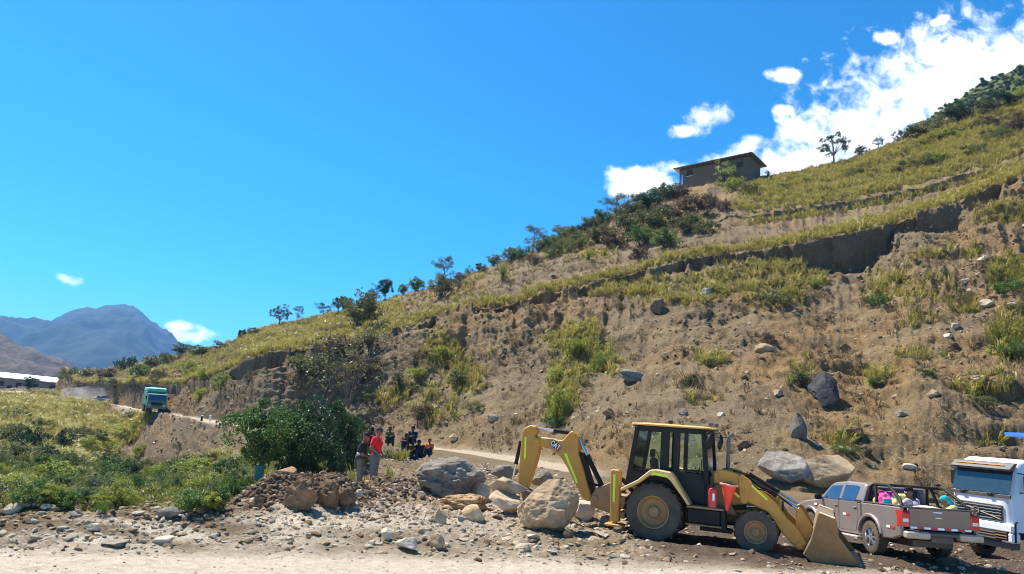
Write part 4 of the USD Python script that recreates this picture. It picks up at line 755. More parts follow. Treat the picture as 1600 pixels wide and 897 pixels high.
# loose stones one can count in the rubble, then the gravel that one cannot
SC = {}
for k, kind in enumerate(['pale', 'tan', 'grey', 'brown']):
    for v in range(4):
        c = klass(f'{kind}_stone_{v}'); obj('stone', rock_mesh(500+k*9+v, 2, 14, .07, .48), RM[kind], c, smooth=22); SC[kind, v] = c
r = rng(99); placed = []
def in_rubble():
    while True:
        x = r.uniform(-20, 1000) if r.random() < .86 else r.uniform(950, 1560)
        top = np.interp(x, [-20, 340, 400, 600, 780, 900, 1000, 1250, 1600], [790, 788, 775, 745, 728, 730, 826, 872, 884])
        bot = np.interp(x, [-20, 400, 800, 1000, 1250, 1600], [858, 856, 868, 876, 889, 897])
        y = r.uniform(top, bot)
        if 800 < x < 910 and 750 < y < 832: continue
        return x, y
for i in range(270):
    x, y = in_rubble(); P = hit(x, y); dep = (P-EYE)@FW
    kind = r.choice(['pale', 'tan', 'grey', 'brown'], p=[.44, .30, .06, .20] if x > 250 else [.42, .36, .02, .20])
    w = (7+12*r.random()**2.6)/FPX*dep/2*(1.2 if x < 1000 else .8); s = (w, w*r.uniform(.6, .95), w*r.uniform(.25, .5))
    sz = 'large' if w/dep*FPX > 7.0 else 'small'
    wh = ['in the rubble at left', 'in the rubble below the brown earth heap', 'in the rubble below the standing people', 'in the rubble before the grey boulder', 'in the rubble below the largest boulder', 'in the mud before the digger and pickup'][int(np.searchsorted([250, 480, 640, 780, 1000], x))]
    lab = f"{sz} {dict(pale='pale angular stone', tan='tan broken stone', grey='grey broken stone', brown='brown earthy clod')[kind]} lying loose {wh}"; grp = lab.replace('stone', 'stones').replace('clod', 'clods')
    copy_of(SC[kind, int(r.integers(0, 4))], 'stone' if kind != 'brown' else 'earth_clod', lab, 'stone' if kind != 'brown' else 'clod', P+[0, 0, s[2]*.12], rotz(r.uniform(0, 6.28))@rotx(r.normal(0, .15)), s, grp)
def pebble(kind, sd): return lambda p: usdkit.mesh(stage, p, rock_mesh(sd, 1, 7, .1, .55), RM[kind])
rub = band(2.02, 5.0, .3)*np.clip((1640-px_)/60, 0, 1)*(1-.8*np.clip(rightmud*2, 0, 1))
rub *= np.interp(py_, [700, 745], [.35, 1])*np.where((px_ < 360) & (KK > 3.2), .05, 1)
scatter('pale_gravel', [pebble('pale', 901), pebble('pale', 902), pebble('tan', 903)], rub*(.4+.9*pale), 22000, 404, .012, .08, 'pale and tan gravel strewn through the rubble', True, .4, .1, .6)
scatter('brown_gravel', [pebble('brown', 905), pebble('brown', 906), pebble('tan', 907)], rub*(.15+.6*mud+.3*(1-pale)+1.6*earth), 12000, 405, .015, .09, 'brown clods and tan gravel strewn through the rubble', True, .4, .1, .7)
scatter('heap_clods', [pebble('brown', 915), pebble('brown', 916)], np.clip(hp*3, 0, 1), 2200, 408, .02, .10, 'loose clods covering the heap of brown earth', True, .4, 0, .8)
scatter('road_grit', [pebble('pale', 908), pebble('tan', 909)], road0*(KK > 1.2)+roadF*.2, 7000, 406, .006, .026, 'fine grit lying on the pale road', True, .3, 0, .6)
scatter('slide_stones', [pebble('pale', 910), pebble('tan', 911), pebble('tan', 912)], (face+low*.4)*(.3+fbm(pw*.25, 3, 61))*np.clip(RD/40, .5, 2), 12000, 407, .02, .15, 'pale stones scattered over the slide face', True, .4, .15, .75)
scatter('slide_clods', [pebble('brown', 920), pebble('brown', 921)], (face+low*.6)*np.clip(fbm(pw*.3, 3, 63)*2-.6, .05, 1), 16000, 409, .03, .20, 'brown clods scattered over the slide face', True, .4, .25, .75)
# ------------------------------------------------------------------ vehicles
DUST = (0.26, 0.19, 0.12)
yel = mat('digger_yellow', (0.50, 0.225, 0.016), .42, dust=.30, dust_col=(.24, .14, .06), var=.12, scale=3)
yel2 = mat('digger_yellow_dirty', (0.31, 0.155, 0.035), .6, dust=.7, dust_col=DUST, var=.25, scale=5)
blk = mat('black_paint', (0.008, 0.008, 0.008), .6, dust=.06, dust_col=DUST, scale=5, spec=.2)
rub_m = mat('tyre_rubber', (0.028, 0.024, 0.019), .9, dust=.7, dust_col=(0.15, 0.105, 0.06), scale=4, bump=.01)
steel = mat('worn_steel', (0.26, 0.20, 0.14), .55, metallic=.4, dust=.8, dust_col=(0.21, 0.135, 0.075), var=.25, scale=4)
chrome = mat('chrome', (0.7, 0.7, 0.72), .18, metallic=1.0, dust=.15, dust_col=DUST)
hivis = mat('reflective_green', (0.62, 0.80, 0.03), .4, dust=.12, var=.04)
red_p = mat('red_paint', (0.55, 0.025, 0.02), .35, dust=.2, dust_col=DUST)
cone_m = mat('cone_red', (0.80, 0.05, 0.02), .5, dust=.12, dust_col=DUST)
white_p = mat('white_paint', (0.78, 0.78, 0.76), .35, dust=.28, dust_col=(0.42, 0.34, 0.25), var=.04, scale=2, coat=.3)
whitetag = mat('white_sticker', (0.80, 0.80, 0.78), .5, var=.03)
silver = mat('silver_mauve_paint', (0.21, 0.182, 0.168), .38, metallic=.35, dust=.45, dust_col=(0.24, 0.175, 0.125), var=.05, scale=2, coat=.35)
silver_d = mat('dusty_tailgate', (0.20, 0.155, 0.12), .6, metallic=.1, dust=.9, dust_col=(0.22, 0.15, 0.095), var=.08, scale=3)
plas = mat('dark_plastic', (0.035, 0.035, 0.036), .6, dust=.35, dust_col=DUST)
lamp_r = mat('tail_lamp_red', (0.42, 0.012, 0.010), .15, coat=.6, var=.1)
lamp_c = mat('lamp_clear', (0.55, 0.53, 0.50), .12, coat=.6)
amber = mat('amber_plastic', (0.65, 0.25, 0.03), .3)
truck_blue = mat('dump_body_blue', (0.02, 0.20, 0.62), .4, dust=.2, dust_col=DUST)
seat_m = mat('seat_cloth', (0.03, 0.03, 0.032), .9)
def pane(name, tint, fac, rough=.03):
    N = {'t': ('transparent_bsdf', {'color': tint}), 'g': ('glossy_bsdf', {'color': (.9, .95, 1.0), 'roughness': rough}), 'f': ('fresnel', {'IOR': 1.35}),
         'a': ('math', {'math_type': 'multiply_add', 'value2': 1.0, 'value3': fac}), 'm': ('mix_closure', {})}
    return usdkit.material(stage, '/World/Looks/'+name, N, [('f.fac', 'a.value1'), ('a.value', 'm.fac'), ('t.BSDF', 'm.closure1'), ('g.BSDF', 'm.closure2')], surface='m.closure')
glass_g = pane('cab_glass', (0.86, 0.95, 0.90), .0)
glass_d = pane('tinted_glass', (0.10, 0.13, 0.16), .10)
glass_w = pane('windscreen_glass', (0.30, 0.45, 0.45), .08)
def wheel(parent, c, R, W, rim, lugs, lug_h, tm, rm, out, hubc=None, spokes=0, dish=.35, name='wheel'):
    """tyre (with rim and hub as its own pieces) whose axle runs along y; out = +1 or -1, the side that faces outwards"""
    Rm = np.array([[1, 0, 0], [0, 0, 1.], [0, 1., 0]]); h = W/2
    t = MB(); t.lathe([(rim, -h*.82), (rim*1.06, -h*.95), (R*.82, -h), (R*.95, -h*.88), (R-lug_h, -h*.55), (R-lug_h, h*.55), (R*.95, h*.88), (R*.82, h), (rim*1.06, h*.95), (rim, h*.82)], 44, Rm, c)
    for k in range(lugs):
        for s in (-1, 1):
            a = (k+.5*(s > 0))*2*math.pi/lugs
            Rl = np.array([[math.cos(a), 0, math.sin(a)], [0, 1, 0], [-math.sin(a), 0, math.cos(a)]])@rotz(s*.55)
            p = np.array([0, s*h*.48, R-lug_h*.55]); q = np.array([[math.cos(a), 0, math.sin(a)], [0, 1, 0], [-math.sin(a), 0, math.cos(a)]])@p
            t.box(q+c, (R*.075, W*.52, lug_h*1.25), Rl, .006)
    tp = t.build(name, tm, parent, 40)
    r = MB(); o = out*h
    prof = [(rim*1.02, o*.80), (rim*1.02, o*.93), (rim*.95, o*.93), (rim*.88, o*.70), (rim*.80, o*.45), (rim*.45, o*dish), (rim*.34, o*dish), (rim*.33, o*(dish+.28)), (rim*.12, o*(dish+.33)), (0.001, o*(dish+.33))] if not spokes else [(rim*1.02, o*.80), (rim*1.02, o*.95), (rim*.93, o*.95), (rim*.86, o*.5), (rim*.84, -o*.3), (.001, -o*.3)]
    if out < 0: prof = prof[::-1]
    r.lathe(prof, 40, Rm, c)
    for k in range(8 if not spokes else 0):
        a = k*math.pi/4; p = np.array(c)+[math.cos(a)*rim*.40, o*(dish+.03), math.sin(a)*rim*.40]; r.cyl(p, p+[0, out*.03, 0], .018, 6)
    for k in range(spokes):
        a = k*2*math.pi/spokes; u = np.array([math.cos(a), 0, math.sin(a)]); p = np.array(c)+u*rim*.53+[0, o*.62, 0]
        R3 = np.stack([u, [0, 1, 0], np.cross(u, [0, 1, 0])], 1); r.box(p, (rim*.86, .05, rim*.26), R3, .015)
    if spokes: r.cyl(np.array(c)+[0, o*.5, 0], np.array(c)+[0, o*.82, 0], rim*.25, 14)
    r.build('rim', rm, tp, 35)
    return tp
# ---- backhoe loader: x forward, y to its left, z up; it stands with its right side to the eye
BH_YAW = math.radians(-23); BH = np.array([3.986, 18.261, -.02])
t = thing('backhoe_loader', 'dusty yellow backhoe loader with black cab, its front bucket lowered beside the pickup', 'backhoe loader', BH, rotz(BH_YAW))
for s in (-1, 1):
    wheel(t, (0, s*.86, .645), .655, .50, .36, 20, .035, rub_m, yel2, s)
    wheel(t, (2.22, s*.82, .455), .465, .34, .24, 18, .028, rub_m, yel2, s)
m = MB(); m.box((1.0, 0, .70), (3.5, .62, .36), bev=.03); m.box((2.3, 0, .46), (.24, 1.3, .16), bev=.02); m.box((0, 0, .645), (.34, 1.3, .34), bev=.05); m.build('chassis', yel2, t)
m = MB(); m.prism([(1.18, .8), (1.18, 1.62), (1.5, 1.62), (2.1, 1.46), (2.62, 1.22), (2.72, 1.12), (2.72, .72), (2.4, .66)], -.42, .42, .04); m.build('hood', yel, t, 35)
m = MB()
for k in range(6): m.box((2.735, 0, .78+k*.055), (.03, .66, .02))
m.build('grille', blk, t)
# cab
def post(a, b, w, dpt): m.tube([a, b], [w, w], 4)
m = MB()
for s in (-1, 1):
    y = s*.74
    for a, b, w in [((-.70, 1.16), (-.50, 2.54), .055), ((.16, 1.5), (.17, 2.54), .10), ((.41, 1.56), (.42, 2.54), .05), ((1.17, .9), (1.04, 2.55), .055)]:
        d = np.array(b)-np.array(a); q = np.array([d[1], -d[0]])/np.hypot(*d)*w; a, b = np.array(a), np.array(b)
        m.prism([a+q, b+q, b-q, a-q], y-.04, y+.04, .012)
    m.prism([(-.50, 2.44), (-.50, 2.56), (1.06, 2.58), (1.06, 2.46)], y-.035, y+.035)
    m.prism([(-.66, 1.44), (-.645, 1.50), (.16, 1.56), (.16, 1.50)], y-.03, y+.03)
for x, z in ((-.50, 2.5), (1.05, 2.52), (-.69, 1.2), (1.17, .95)): m.box((x, 0, z), (.08, 1.44, .09), bev=.01)
m.box((.25, 0, .90), (1.85, 1.44, .06)); m.build('cab_frame', blk, t)
m = MB()
for s in (-1, 1):
    y = s*.735
    m.prism([(-.69, 1.2), (-.655, 1.44), (.16, 1.50), (.42, 1.58), (1.0, 1.56), (1.10, 1.50), (1.16, .92), (.78, .92)], y-.02, y+.02)
m.build('lower_panel', mat('cab_lower_panel', (.008, .011, .010), .45, dust=.06, dust_col=(.10, .085, .06), spec=.2), t)
for s in (-1, 1):
    d = MB(); d.prism([(.47, 1.60), (.47, 2.44), (.99, 2.46), (1.09, 1.58)], s*.742, s*.75); d.build('door_glass', glass_g, t)
    d = MB(); d.prism([(-.62, 1.52), (-.46, 2.42), (.06, 2.43), (.06, 1.56)], s*.742, s*.75); d.build('side_glass', glass_g, t)
    d = MB(); d.tube([(1.03, s*.78, 1.45), (1.03, s*.80, 1.5), (1.02, s*.80, 1.85), (1.02, s*.78, 1.9)], .014, 6); d.build('grab_handle', blk, t)
d = MB(); d.prism([(1.155, 1.2), (1.065, 2.45), (1.07, 2.45), (1.16, 1.2)], -.68, .68); d.build('windscreen', glass_g, t)
d = MB(); d.prism([(-.67, 1.3), (-.51, 2.45), (-.505, 2.45), (-.665, 1.3)], -.68, .68); d.build('rear_window', glass_g, t)
m = MB(); m.prism([(-.64, 2.58), (-.62, 2.625), (-.3, 2.645), (.9, 2.645), (1.19, 2.615), (1.20, 2.585)], -.82, .82, .03); m.build('roof', mat('cab_roof_yellow', (.74, .40, .08), .5, dust=.35, dust_col=(.45, .33, .2)), t)
m = MB(); m.box((.28, 0, 2.565), (1.76, 1.58, .03)); m.build('roof_lining', blk, t)
m = MB(); m.box((.05, 0, 1.18), (.5, .5, .12), bev=.04); m.box((-.2, 0, 1.52), (.13, .48, .6), roty(-.15), .05); m.box((-.27, 0, 1.92), (.09, .28, .2), bev=.03); m.box((.05, 0, 1.0), (.36, .36, .24)); m.build('seat', seat_m, t)
m = MB(); m.tube([(.95, 0, 1.0), (.72, 0, 1.52)], .03, 8); q = [np.array([.70, 0, 1.54])+roty(-.5)@np.array([.19*math.cos(a), .19*math.sin(a), 0]) for a in np.linspace(0, 2*math.pi, 20)]; m.tube(q, .016, 6, False); m.box((.98, 0, 1.25), (.2, .6, .5), bev=.05); m.build('steering_wheel', blk, t)
for s in (-1, 1):
    m = MB(); m.prism([(-.76, 1.07), (-.74, 1.12), (-.36, 1.335), (-.09, 1.575), (.05, 1.60), (.37, 1.565), (.45, 1.47), (.83, .90), (.77, .89), (.41, 1.40), (.33, 1.49), (.05, 1.525), (-.06, 1.50), (-.33, 1.265), (-.72, 1.05)], s*.71, s*1.16, .015)
    m.prism([(-.09, 1.56), (.05, 1.585), (.37, 1.55), (.45, 1.46), (.80, .92), (.77, .91), (.39, 1.38), (.30, 1.44), (.03, 1.47), (-.06, 1.45)], s*1.10, s*1.155)
    m.build('fender', mat('fender_yellow', (.70, .43, .12), .5, dust=.5, dust_col=(.42, .32, .20)), t, 30)
    m = MB(); m.prism([(-.02, 1.535), (.33, 1.505), (.335, 1.455), (-.03, 1.485)], s*1.158, s*1.172); m.build('reflective_strip', hivis, t)
# steps and boxes along the sides
for s in (-1, 1):
    m = MB(); m.box((1.15, s*.88, .855), (.80, .42, .045), bev=.01); m.box((1.12, s*.86, .475), (.78, .40, .035), bev=.01); m.build('step', yel2, t)
    m = MB(); m.box((1.12, s*.86, .665), (.74, .36, .33), bev=.03); m.prism([(1.50, .42), (1.50, .88), (1.58, .9), (1.60, .42)], s*.70, s*1.05); m.box((1.38, s*.8, .40), (.70, .3, .09), bev=.02); m.build('side_box', blk, t)
# rear frame, stabiliser columns, boom, stick, hoe bucket
m = MB(); m.box((-.80, 0, .80), (.22, 1.9, .22), bev=.02); m.box((-.80, 0, .48), (.22, 1.9, .16), bev=.02); m.box((-.92, 0, .64), (.16, .7, .55), bev=.03)
m.prism([(-.95, .35), (-.95, 1.08), (-1.25, 1.15), (-1.62, .95), (-1.75, .72), (-1.72, .52), (-1.3, .42)], -.22, -.12, .02); m.prism([(-.95, .35), (-.95, 1.08), (-1.25, 1.15), (-1.62, .95), (-1.75, .72), (-1.72, .52), (-1.3, .42)], .12, .22, .02)
m.cyl((-1.62, -.26, .72), (-1.62, .26, .72), .07, 12); m.cyl((-1.1, 0, .3), (-1.1, 0, 1.2), .09, 12); m.build('rear_frame', yel2, t)
m = MB()
for k in range(4): m.tube([(-.7, -.2+.1*k, .95), (-1.0, -.22+.11*k, 1.25), (-1.4, -.15+.09*k, 1.0), (-1.8, -.12+.07*k, 1.05)], .022, 6)
m.build('hose', blk, t)
for s in (-1, 1):
    m = MB(); m.prism([(-1.0, .34), (-1.03, 1.48), (-.98, 1.51), (-.84, 1.50), (-.80, 1.45), (-.80, .34)], s*.86, s*1.08, .015); m.box((-.9, s*.97, .26), (.42, .36, .06), bev=.02); m.prism([(-.95, .28), (-.93, .5), (-.87, .5), (-.85, .28)], s*.9, s*1.04); m.build('stabiliser', yel, t, 30)
    m = MB(); m.prism([(-.945, .78), (-.955, 1.40), (-.905, 1.405), (-.895, .78)], s*1.082, s*1.092); m.build('reflective_strip', hivis, t)
boom_p = [(-3.33, 1.92), (-3.30, 2.04), (-3.22, 2.10), (-2.85, 2.09), (-2.66, 2.05), (-2.55, 2.08), (-2.38, 2.29), (-2.30, 2.31), (-2.16, 2.18), (-2.13, 1.95), (-2.12, 1.75), (-1.97, 1.38), (-1.86, 1.05), (-1.75, .80), (-1.70, .66), (-1.82, .62), (-1.95, .68), (-2.09, .90), (-2.24, 1.12), (-2.42, 1.42), (-2.58, 1.63), (-2.79, 1.78), (-3.0, 1.84), (-3.19, 1.86)]
m = MB(); m.prism(boom_p, -.15, .15, .02); m.cyl((-3.25, -.2, 1.97), (-3.25, .2, 1.97), .075, 14); m.cyl((-2.27, -.19, 2.22), (-2.27, .19, 2.22), .05, 12); m.build('boom', yel, t, 30)
m = MB(); m.prism([(-2.12, 1.80), (-2.02, 1.78), (-1.86, 1.38), (-1.72, 1.02), (-1.66, .80), (-1.74, .80), (-1.83, 1.02), (-1.95, 1.38)], -.10, .10); m.build('boom_hose_cover', blk, t)
stick_p = [(-3.70, 2.22), (-3.62, 2.31), (-3.47, 2.39), (-3.33, 2.36), (-3.28, 2.27), (-3.34, 2.12), (-3.22, 2.02), (-3.20, 1.86), (-3.27, 1.47), (-3.42, .94), (-3.52, .66), (-3.70, .66), (-3.74, .94), (-3.72, 1.71)]
m = MB(); m.prism(stick_p, -.125, .125, .02); m.cyl((-3.42, -.16, 2.30), (-3.42, .16, 2.30), .05, 12); m.build('stick', yel, t, 30)
for pts in ([(-3.60, 1.52), (-3.615, 2.06), (-3.565, 2.07), (-3.545, 1.52)],):
    m = MB(); m.prism(pts, -.137, -.127); m.prism(pts, .127, .137); m.build('reflective_strip', hivis, t)
m = MB(); q = [(-2.50, 1.73), (-2.14, 1.03), (-2.09, 1.05), (-2.44, 1.75)]; m.prism(q, -.162, -.152); m.prism(q, .152, .162); m.build('reflective_strip', hivis, t)
def ram(name, a, b, r, yy, frac=.55):
    a, b = np.array([a[0], yy, a[1]]), np.array([b[0], yy, b[1]]); k = a+(b-a)*frac
    m = MB(); m.tube([a, k], r, 12); m.tube([k-(k-a)*.06, k], r*1.18, 12); p = m.build(name, blk, t, 40); m = MB(); m.tube([k, b], r*.6, 10); m.build('rod', chrome, p, 40)
ram('stick_cylinder', (-2.33, 2.26), (-3.38, 2.32), .060, 0, .5); ram('boom_cylinder', (-1.50, 1.0), (-2.20, 2.18), .065, 0, .62); ram('bucket_cylinder', (-3.77, 1.95), (-3.93, .95), .050, 0, .6)
m = MB(); q = [(-3.55, .78), (-3.3, .72), (-3.02, .5), (-2.95, .2), (-3.1, .0), (-3.35, -.02), (-3.4, .02), (-3.2, .08), (-3.08, .25), (-3.12, .46), (-3.35, .62), (-3.58, .66)]; m.prism(q, -.3, .3, .01); m.prism([(-3.55, .76), (-3.05, .48), (-2.98, .2), (-3.1, .02), (-3.4, .02)], -.31, -.29); m.prism([(-3.55, .76), (-3.05, .48), (-2.98, .2), (-3.1, .02), (-3.4, .02)], .29, .31); m.build('hoe_bucket', steel, t)
# maker's letters on the boom
Rl = roty(.56)@np.array([[1, 0, 0], [0, 0, -1.], [0, 1., 0]])
plate = MB(); plate.prism([(-2.99, 2.05), (-2.66, 1.90), (-2.62, 1.74), (-2.70, 1.66), (-2.80, 1.74)], -.155, -.151); plate.prism([(-2.72, 1.86), (-2.57, 1.78), (-2.72, 1.66)], -.158, -.1555)
plate = MB(); plate.mesh(trimesh.creation.box((.30, .17, .004)), (Rl, np.array([-2.745, -.153, 1.925]))); plate.build('badge', mat('badge_black', (.012, .012, .012), .4), t)
plate = MB(); plate.prism([(-2.74, 1.815), (-2.60, 1.815), (-2.60, 1.90)], -.160, -.1565); plate.build('badge_mark', mat('badge_red', (.35, .02, .03), .4), t)
lt = meshkit.text_mesh('CAT', .125, .004, True); lt.vertices[:, 0] -= lt.bounds[:, 0].mean(); lt.vertices[:, 1] -= .0625
lt.vertices[:, 0] *= .27/np.ptp(lt.vertices[:, 0])
m = MB(); m.mesh(lt, (Rl, np.array([-2.745, -.1565, 1.925]))); m.build('lettering', whitetag, t)
# loader arms, levers, rams, front bucket
arm_p = [(1.30, 1.40), (1.28, 1.62), (1.36, 1.70), (1.55, 1.71), (1.75, 1.67), (2.02, 1.57), (2.65, 1.07), (2.84, .80), (3.06, .62), (3.24, .32), (3.18, .18), (3.06, .18), (2.93, .30), (2.71, .53), (2.46, .88), (1.97, 1.08), (1.86, 1.32), (1.60, 1.42)]
for s in (-1, 1):
    m = MB(); m.prism(arm_p, s*.60, s*.77, .02); m.prism([(1.83, 1.60), (1.90, 1.64), (2.03, 1.58), (2.08, 1.40), (2.04, 1.05), (1.97, 1.01), (1.88, 1.04), (1.85, 1.34)], s*.775, s*.80, .008)
    for x, z in ((1.95, 1.52), (1.97, 1.28), (3.10, .28), (1.36, 1.58)): m.cyl((x, s*.79, z), (x, s*.83, z), .045, 12)
    m.build('loader_arm', yel, t, 30)
    m = MB(); m.prism([(3.02, 1.0), (3.09, 1.04), (3.16, 1.0), (3.41, .57), (3.38, .34), (3.26, .30), (3.06, .40)], s*.50, s*.585, .012); m.cyl((3.09, s*.49, .97), (3.09, s*.6, .97), .04, 10); m.build('bucket_lever', yel, t, 30)
    m = MB(); m.prism([(1.18, .72), (1.18, 1.5), (1.32, 1.58), (1.5, 1.45), (1.62, 1.0), (1.8, .72)], s*.45, s*.585, .015); m.build('arm_tower', yel2, t, 30)
    m = MB(); q = [(2.10, 1.405), (2.43, 1.13), (2.46, 1.165), (2.13, 1.44)]; m.prism(q, s*.772, s*.78); m.build('reflective_strip', hivis, t)
    m = MB(); q = [(1.62, 1.30), (1.84, 1.12), (1.87, 1.16), (1.65, 1.34)]; m.prism(q, s*.742, s*.76); m.build('reflective_strip', hivis, t)
    ram('tilt_cylinder', (1.95, 1.60), (3.09, 1.0), .052, s*.55, .6); ram('lift_cylinder', (1.45, .82), (2.35, 1.0), .05, s*.52, .6)
m = MB()
for k in range(3): m.tube([(1.7, -.66+.05*k, 1.70), (2.0, -.68+.05*k, 1.66), (2.2, -.66+.05*k, 1.45), (2.55, -.64+.04*k, 1.33), (2.95, -.6+.03*k, 1.05)], .018, 6)
m.tube([(2.1, -.74, 1.5), (2.25, -.8, 1.36), (2.5, -.76, 1.33), (2.6, -.7, 1.24)], .016, 6); m.build('hose', blk, t)
bk = MB(); side = [(3.48, 1.0), (3.79, .915), (3.84, .87), (3.87, .58), (4.28, .045), (3.36, .02), (3.19, .15), (3.34, .44)]
shell = [(3.80, .92), (3.48, 1.01), (3.33, .44), (3.18, .14), (3.36, .0), (4.30, .02), (4.30, .045), (3.38, .05), (3.24, .18), (3.38, .44), (3.53, .95), (3.80, .875)]
bk.prism(shell, -1.10, 1.10); bk.build('front_bucket', steel, t)
for k in range(7): q = MB(); q.prism([(4.20, .045), (4.34, .035), (4.46, .02), (4.34, .0), (4.20, .0)], -.98+.32*k-.04, -.98+.32*k+.04, .006); q.build('bucket_tooth', steel, t)
for s in (-1, 1): bk = MB(); bk.prism(side, s*1.095, s*1.13, .006); bk.cyl((3.45, s*1.12, .42), (3.45, s*1.137, .42), .03, 8); bk.cyl((3.62, s*1.12, .70), (3.62, s*1.137, .70), .03, 8); bk.cyl((3.3, s*1.12, .12), (3.3, s*1.137, .12), .03, 8); bk.build('bucket_side', mat('bucket_side_brown', (.22, .115, .04), .7, dust=.6, dust_col=(.24, .14, .065), var=.2, spec=.2), t)
for s in (-1, 1): m = MB(); m.prism([(3.50, 1.012), (3.79, .925), (3.80, .935), (3.50, 1.024)], s*.85, s*1.12); m.build('bucket_guard', mat('guard_pale', (.62, .46, .26), .6), t)
m = MB(); m.tube([(1.55, -.34, 1.5), (1.56, -.34, 2.38), (1.59, -.34, 2.46), (1.66, -.34, 2.53)], [.045, .045, .045, .05], 12); m.build('exhaust_pipe', mat('exhaust_grey', (.10, .10, .105), .5, metallic=.5), t, 40)
for s in (-1, 1):
    m = MB(); m.tube([(1.06, s*.76, 2.5), (1.2, s*.98, 2.52), (1.22, s*1.0, 2.45)], .015, 6); h = trimesh.creation.icosphere(2); m.mesh(h, (np.diag([.07, .11, .15]), np.array([1.22, s*1.0, 2.33]))); m.tube([(1.1, s*.76, 2.42), (1.42, s*.9, 2.42), (1.42, s*.9, 2.36)], .012, 6); m.mesh(h, (np.diag([.05, .08, .13]), np.array([1.42, s*.9, 2.27]))); m.build('mirror', blk, t, 40)
    m = MB(); m.box((1.17, s*.55, 2.70), (.09, .16, .10), bev=.02); m.build('work_lamp', plas, t)
m = MB(); m.tube([(.25, -.4, 2.66), (.25, -.4, 2.82)], .006, 5); m.build('aerial', blk, t)
def at_machine(p): return BH+rotz(BH_YAW)@np.array(p)
x = thing('fire_extinguisher', 'red fire extinguisher standing on the step of the backhoe loader', 'fire extinguisher', at_machine((1.30, -1.00, .88)), rotz(BH_YAW))
m = MB(); m.lathe([(.001, 0), (.098, .005), (.105, .03), (.105, .34), (.085, .40), (.035, .43), (.032, .45), (.001, .45)], 22); m.build('bottle', red_p, x, 40)
m = MB(); m.lathe([(.04, .44), (.045, .47), (.03, .52), (.001, .53)], 12); m.box((.05, 0, .51), (.14, .025, .02)); m.tube([(0, -.04, .48), (-.08, -.09, .45), (-.10, -.10, .25)], .013, 6); m.build('valve', blk, x)
m = MB(); m.prism([(.012, .16), (.06, .16), (.06, .31), (.012, .31)], -.113, -.10); m.build('label_plate', whitetag, x)
x = thing('traffic_cone', 'red traffic cone hung upside down on the right side of the backhoe loader', 'traffic cone', at_machine((1.61, -1.00, .84)), rotz(BH_YAW)@roty(.07))
m = MB(); m.lathe([(.028, 0), (.032, .01), (.165, .54), (.17, .56), (.15, .56), (.02, .02)], 24); m.build('cone', cone_m, x, 40)
m = MB(); m.lathe([(.15, .555), (.205, .555), (.21, .585), (.15, .59)], 8); m.build('base', mat('cone_base', (.72, .30, .24), .6), x)
# ---- pickup: x forward, y left, left side to the eye, nose down the slope
PK_YAW = math.radians(93.35); PKR = rotz(PK_YAW)@roty(math.radians(3.3))
PK = np.array([9.573, 17.801, 0.0])+rotz(PK_YAW)@np.array([0, -.09, 0])
t = thing('pickup_truck', 'silver-mauve crew-cab pickup with people and bags in its bed', 'pickup truck', PK, PKR)
def at_pickup(p): return PK+PKR@np.array(p)
for xx in (0, 2.95):
    for s in (-1, 1): wheel(t, (xx, s*.77, .36), .372, .26, .225, 26, .016, rub_m, chrome, s, spokes=6)
def arch(poly, xs, z=.36, r=.46):
    P = sg.Polygon(poly)
    for x in xs: P = P.difference(sg.Point(x, z).buffer(r, 10))
    P = P.geoms[0] if hasattr(P, 'geoms') else P
    return np.array(P.exterior.coords)[:-1]
def taper(mb, z0=1.12, k=.36, z1=9):
    for v in mb.v:
        f = 1-np.clip(v[:, 2]-z0, 0, None)*k; v[:, 1] *= f
    return mb
m = MB(); m.prism(arch([(.36, .36), (.36, 1.12), (2.30, 1.12), (2.50, 1.10), (3.30, 1.01), (3.62, .93), (3.76, .80), (3.80, .50), (3.72, .36)], [2.95]), -.88, .88, .04); m.build('body', silver, t, 30)
m = MB(); m.prism([(.36, 1.12), (.33, 1.50), (.42, 1.565), (1.2, 1.60), (1.85, 1.555), (2.03, 1.50), (2.46, 1.12)], -.86, .86, .05); taper(m); m.build('cab', silver, t, 35)
def side_pane(name, poly, mm, proud=.004, th=.012):
    for s in (-1, 1):
        q = MB(); q.prism(poly, s*(.86+proud-th), s*(.86+proud)); taper(q); q.build(name, mm, t)
gl = mat('pickup_glass', (.010, .022, .06), .06, coat=1.0, dust=.06, dust_col=DUST)
side_pane('front_window', [(1.45, 1.135), (1.40, 1.49), (1.93, 1.46), (2.27, 1.135)], gl)
side_pane('rear_window_side', [(.66, 1.14), (.56, 1.46), (.66, 1.50), (1.27, 1.51), (1.32, 1.14)], gl)
q = MB(); q.prism([(2.47, 1.135), (2.05, 1.495), (2.06, 1.51), (2.50, 1.14)], -.74, .74); taper(q, 1.1, .3); q.build('windscreen', gl, t)
q = MB(); q.prism([(.335, 1.16), (.31, 1.48), (.325, 1.48), (.35, 1.16)], -.66, .66); taper(q); q.build('back_window', gl, t)
for poly in ([(1.42, .44), (1.40, 1.11), (2.34, 1.11), (2.42, .70), (2.36, .44)], [(.50, .75), (.52, 1.11), (1.37, 1.11), (1.39, .44), (.62, .44)]):
    for s in (-1, 1): q = MB(); q.prism(poly, s*.875, s*.889, .006); dr = q.build('door', silver, t); q = MB(); hx = poly[0][0]+.12 if poly[0][0] > 1 else .62; q.box((hx, s*.90, .99), (.15, .03, .035), bev=.01); q.build('handle', silver, dr)
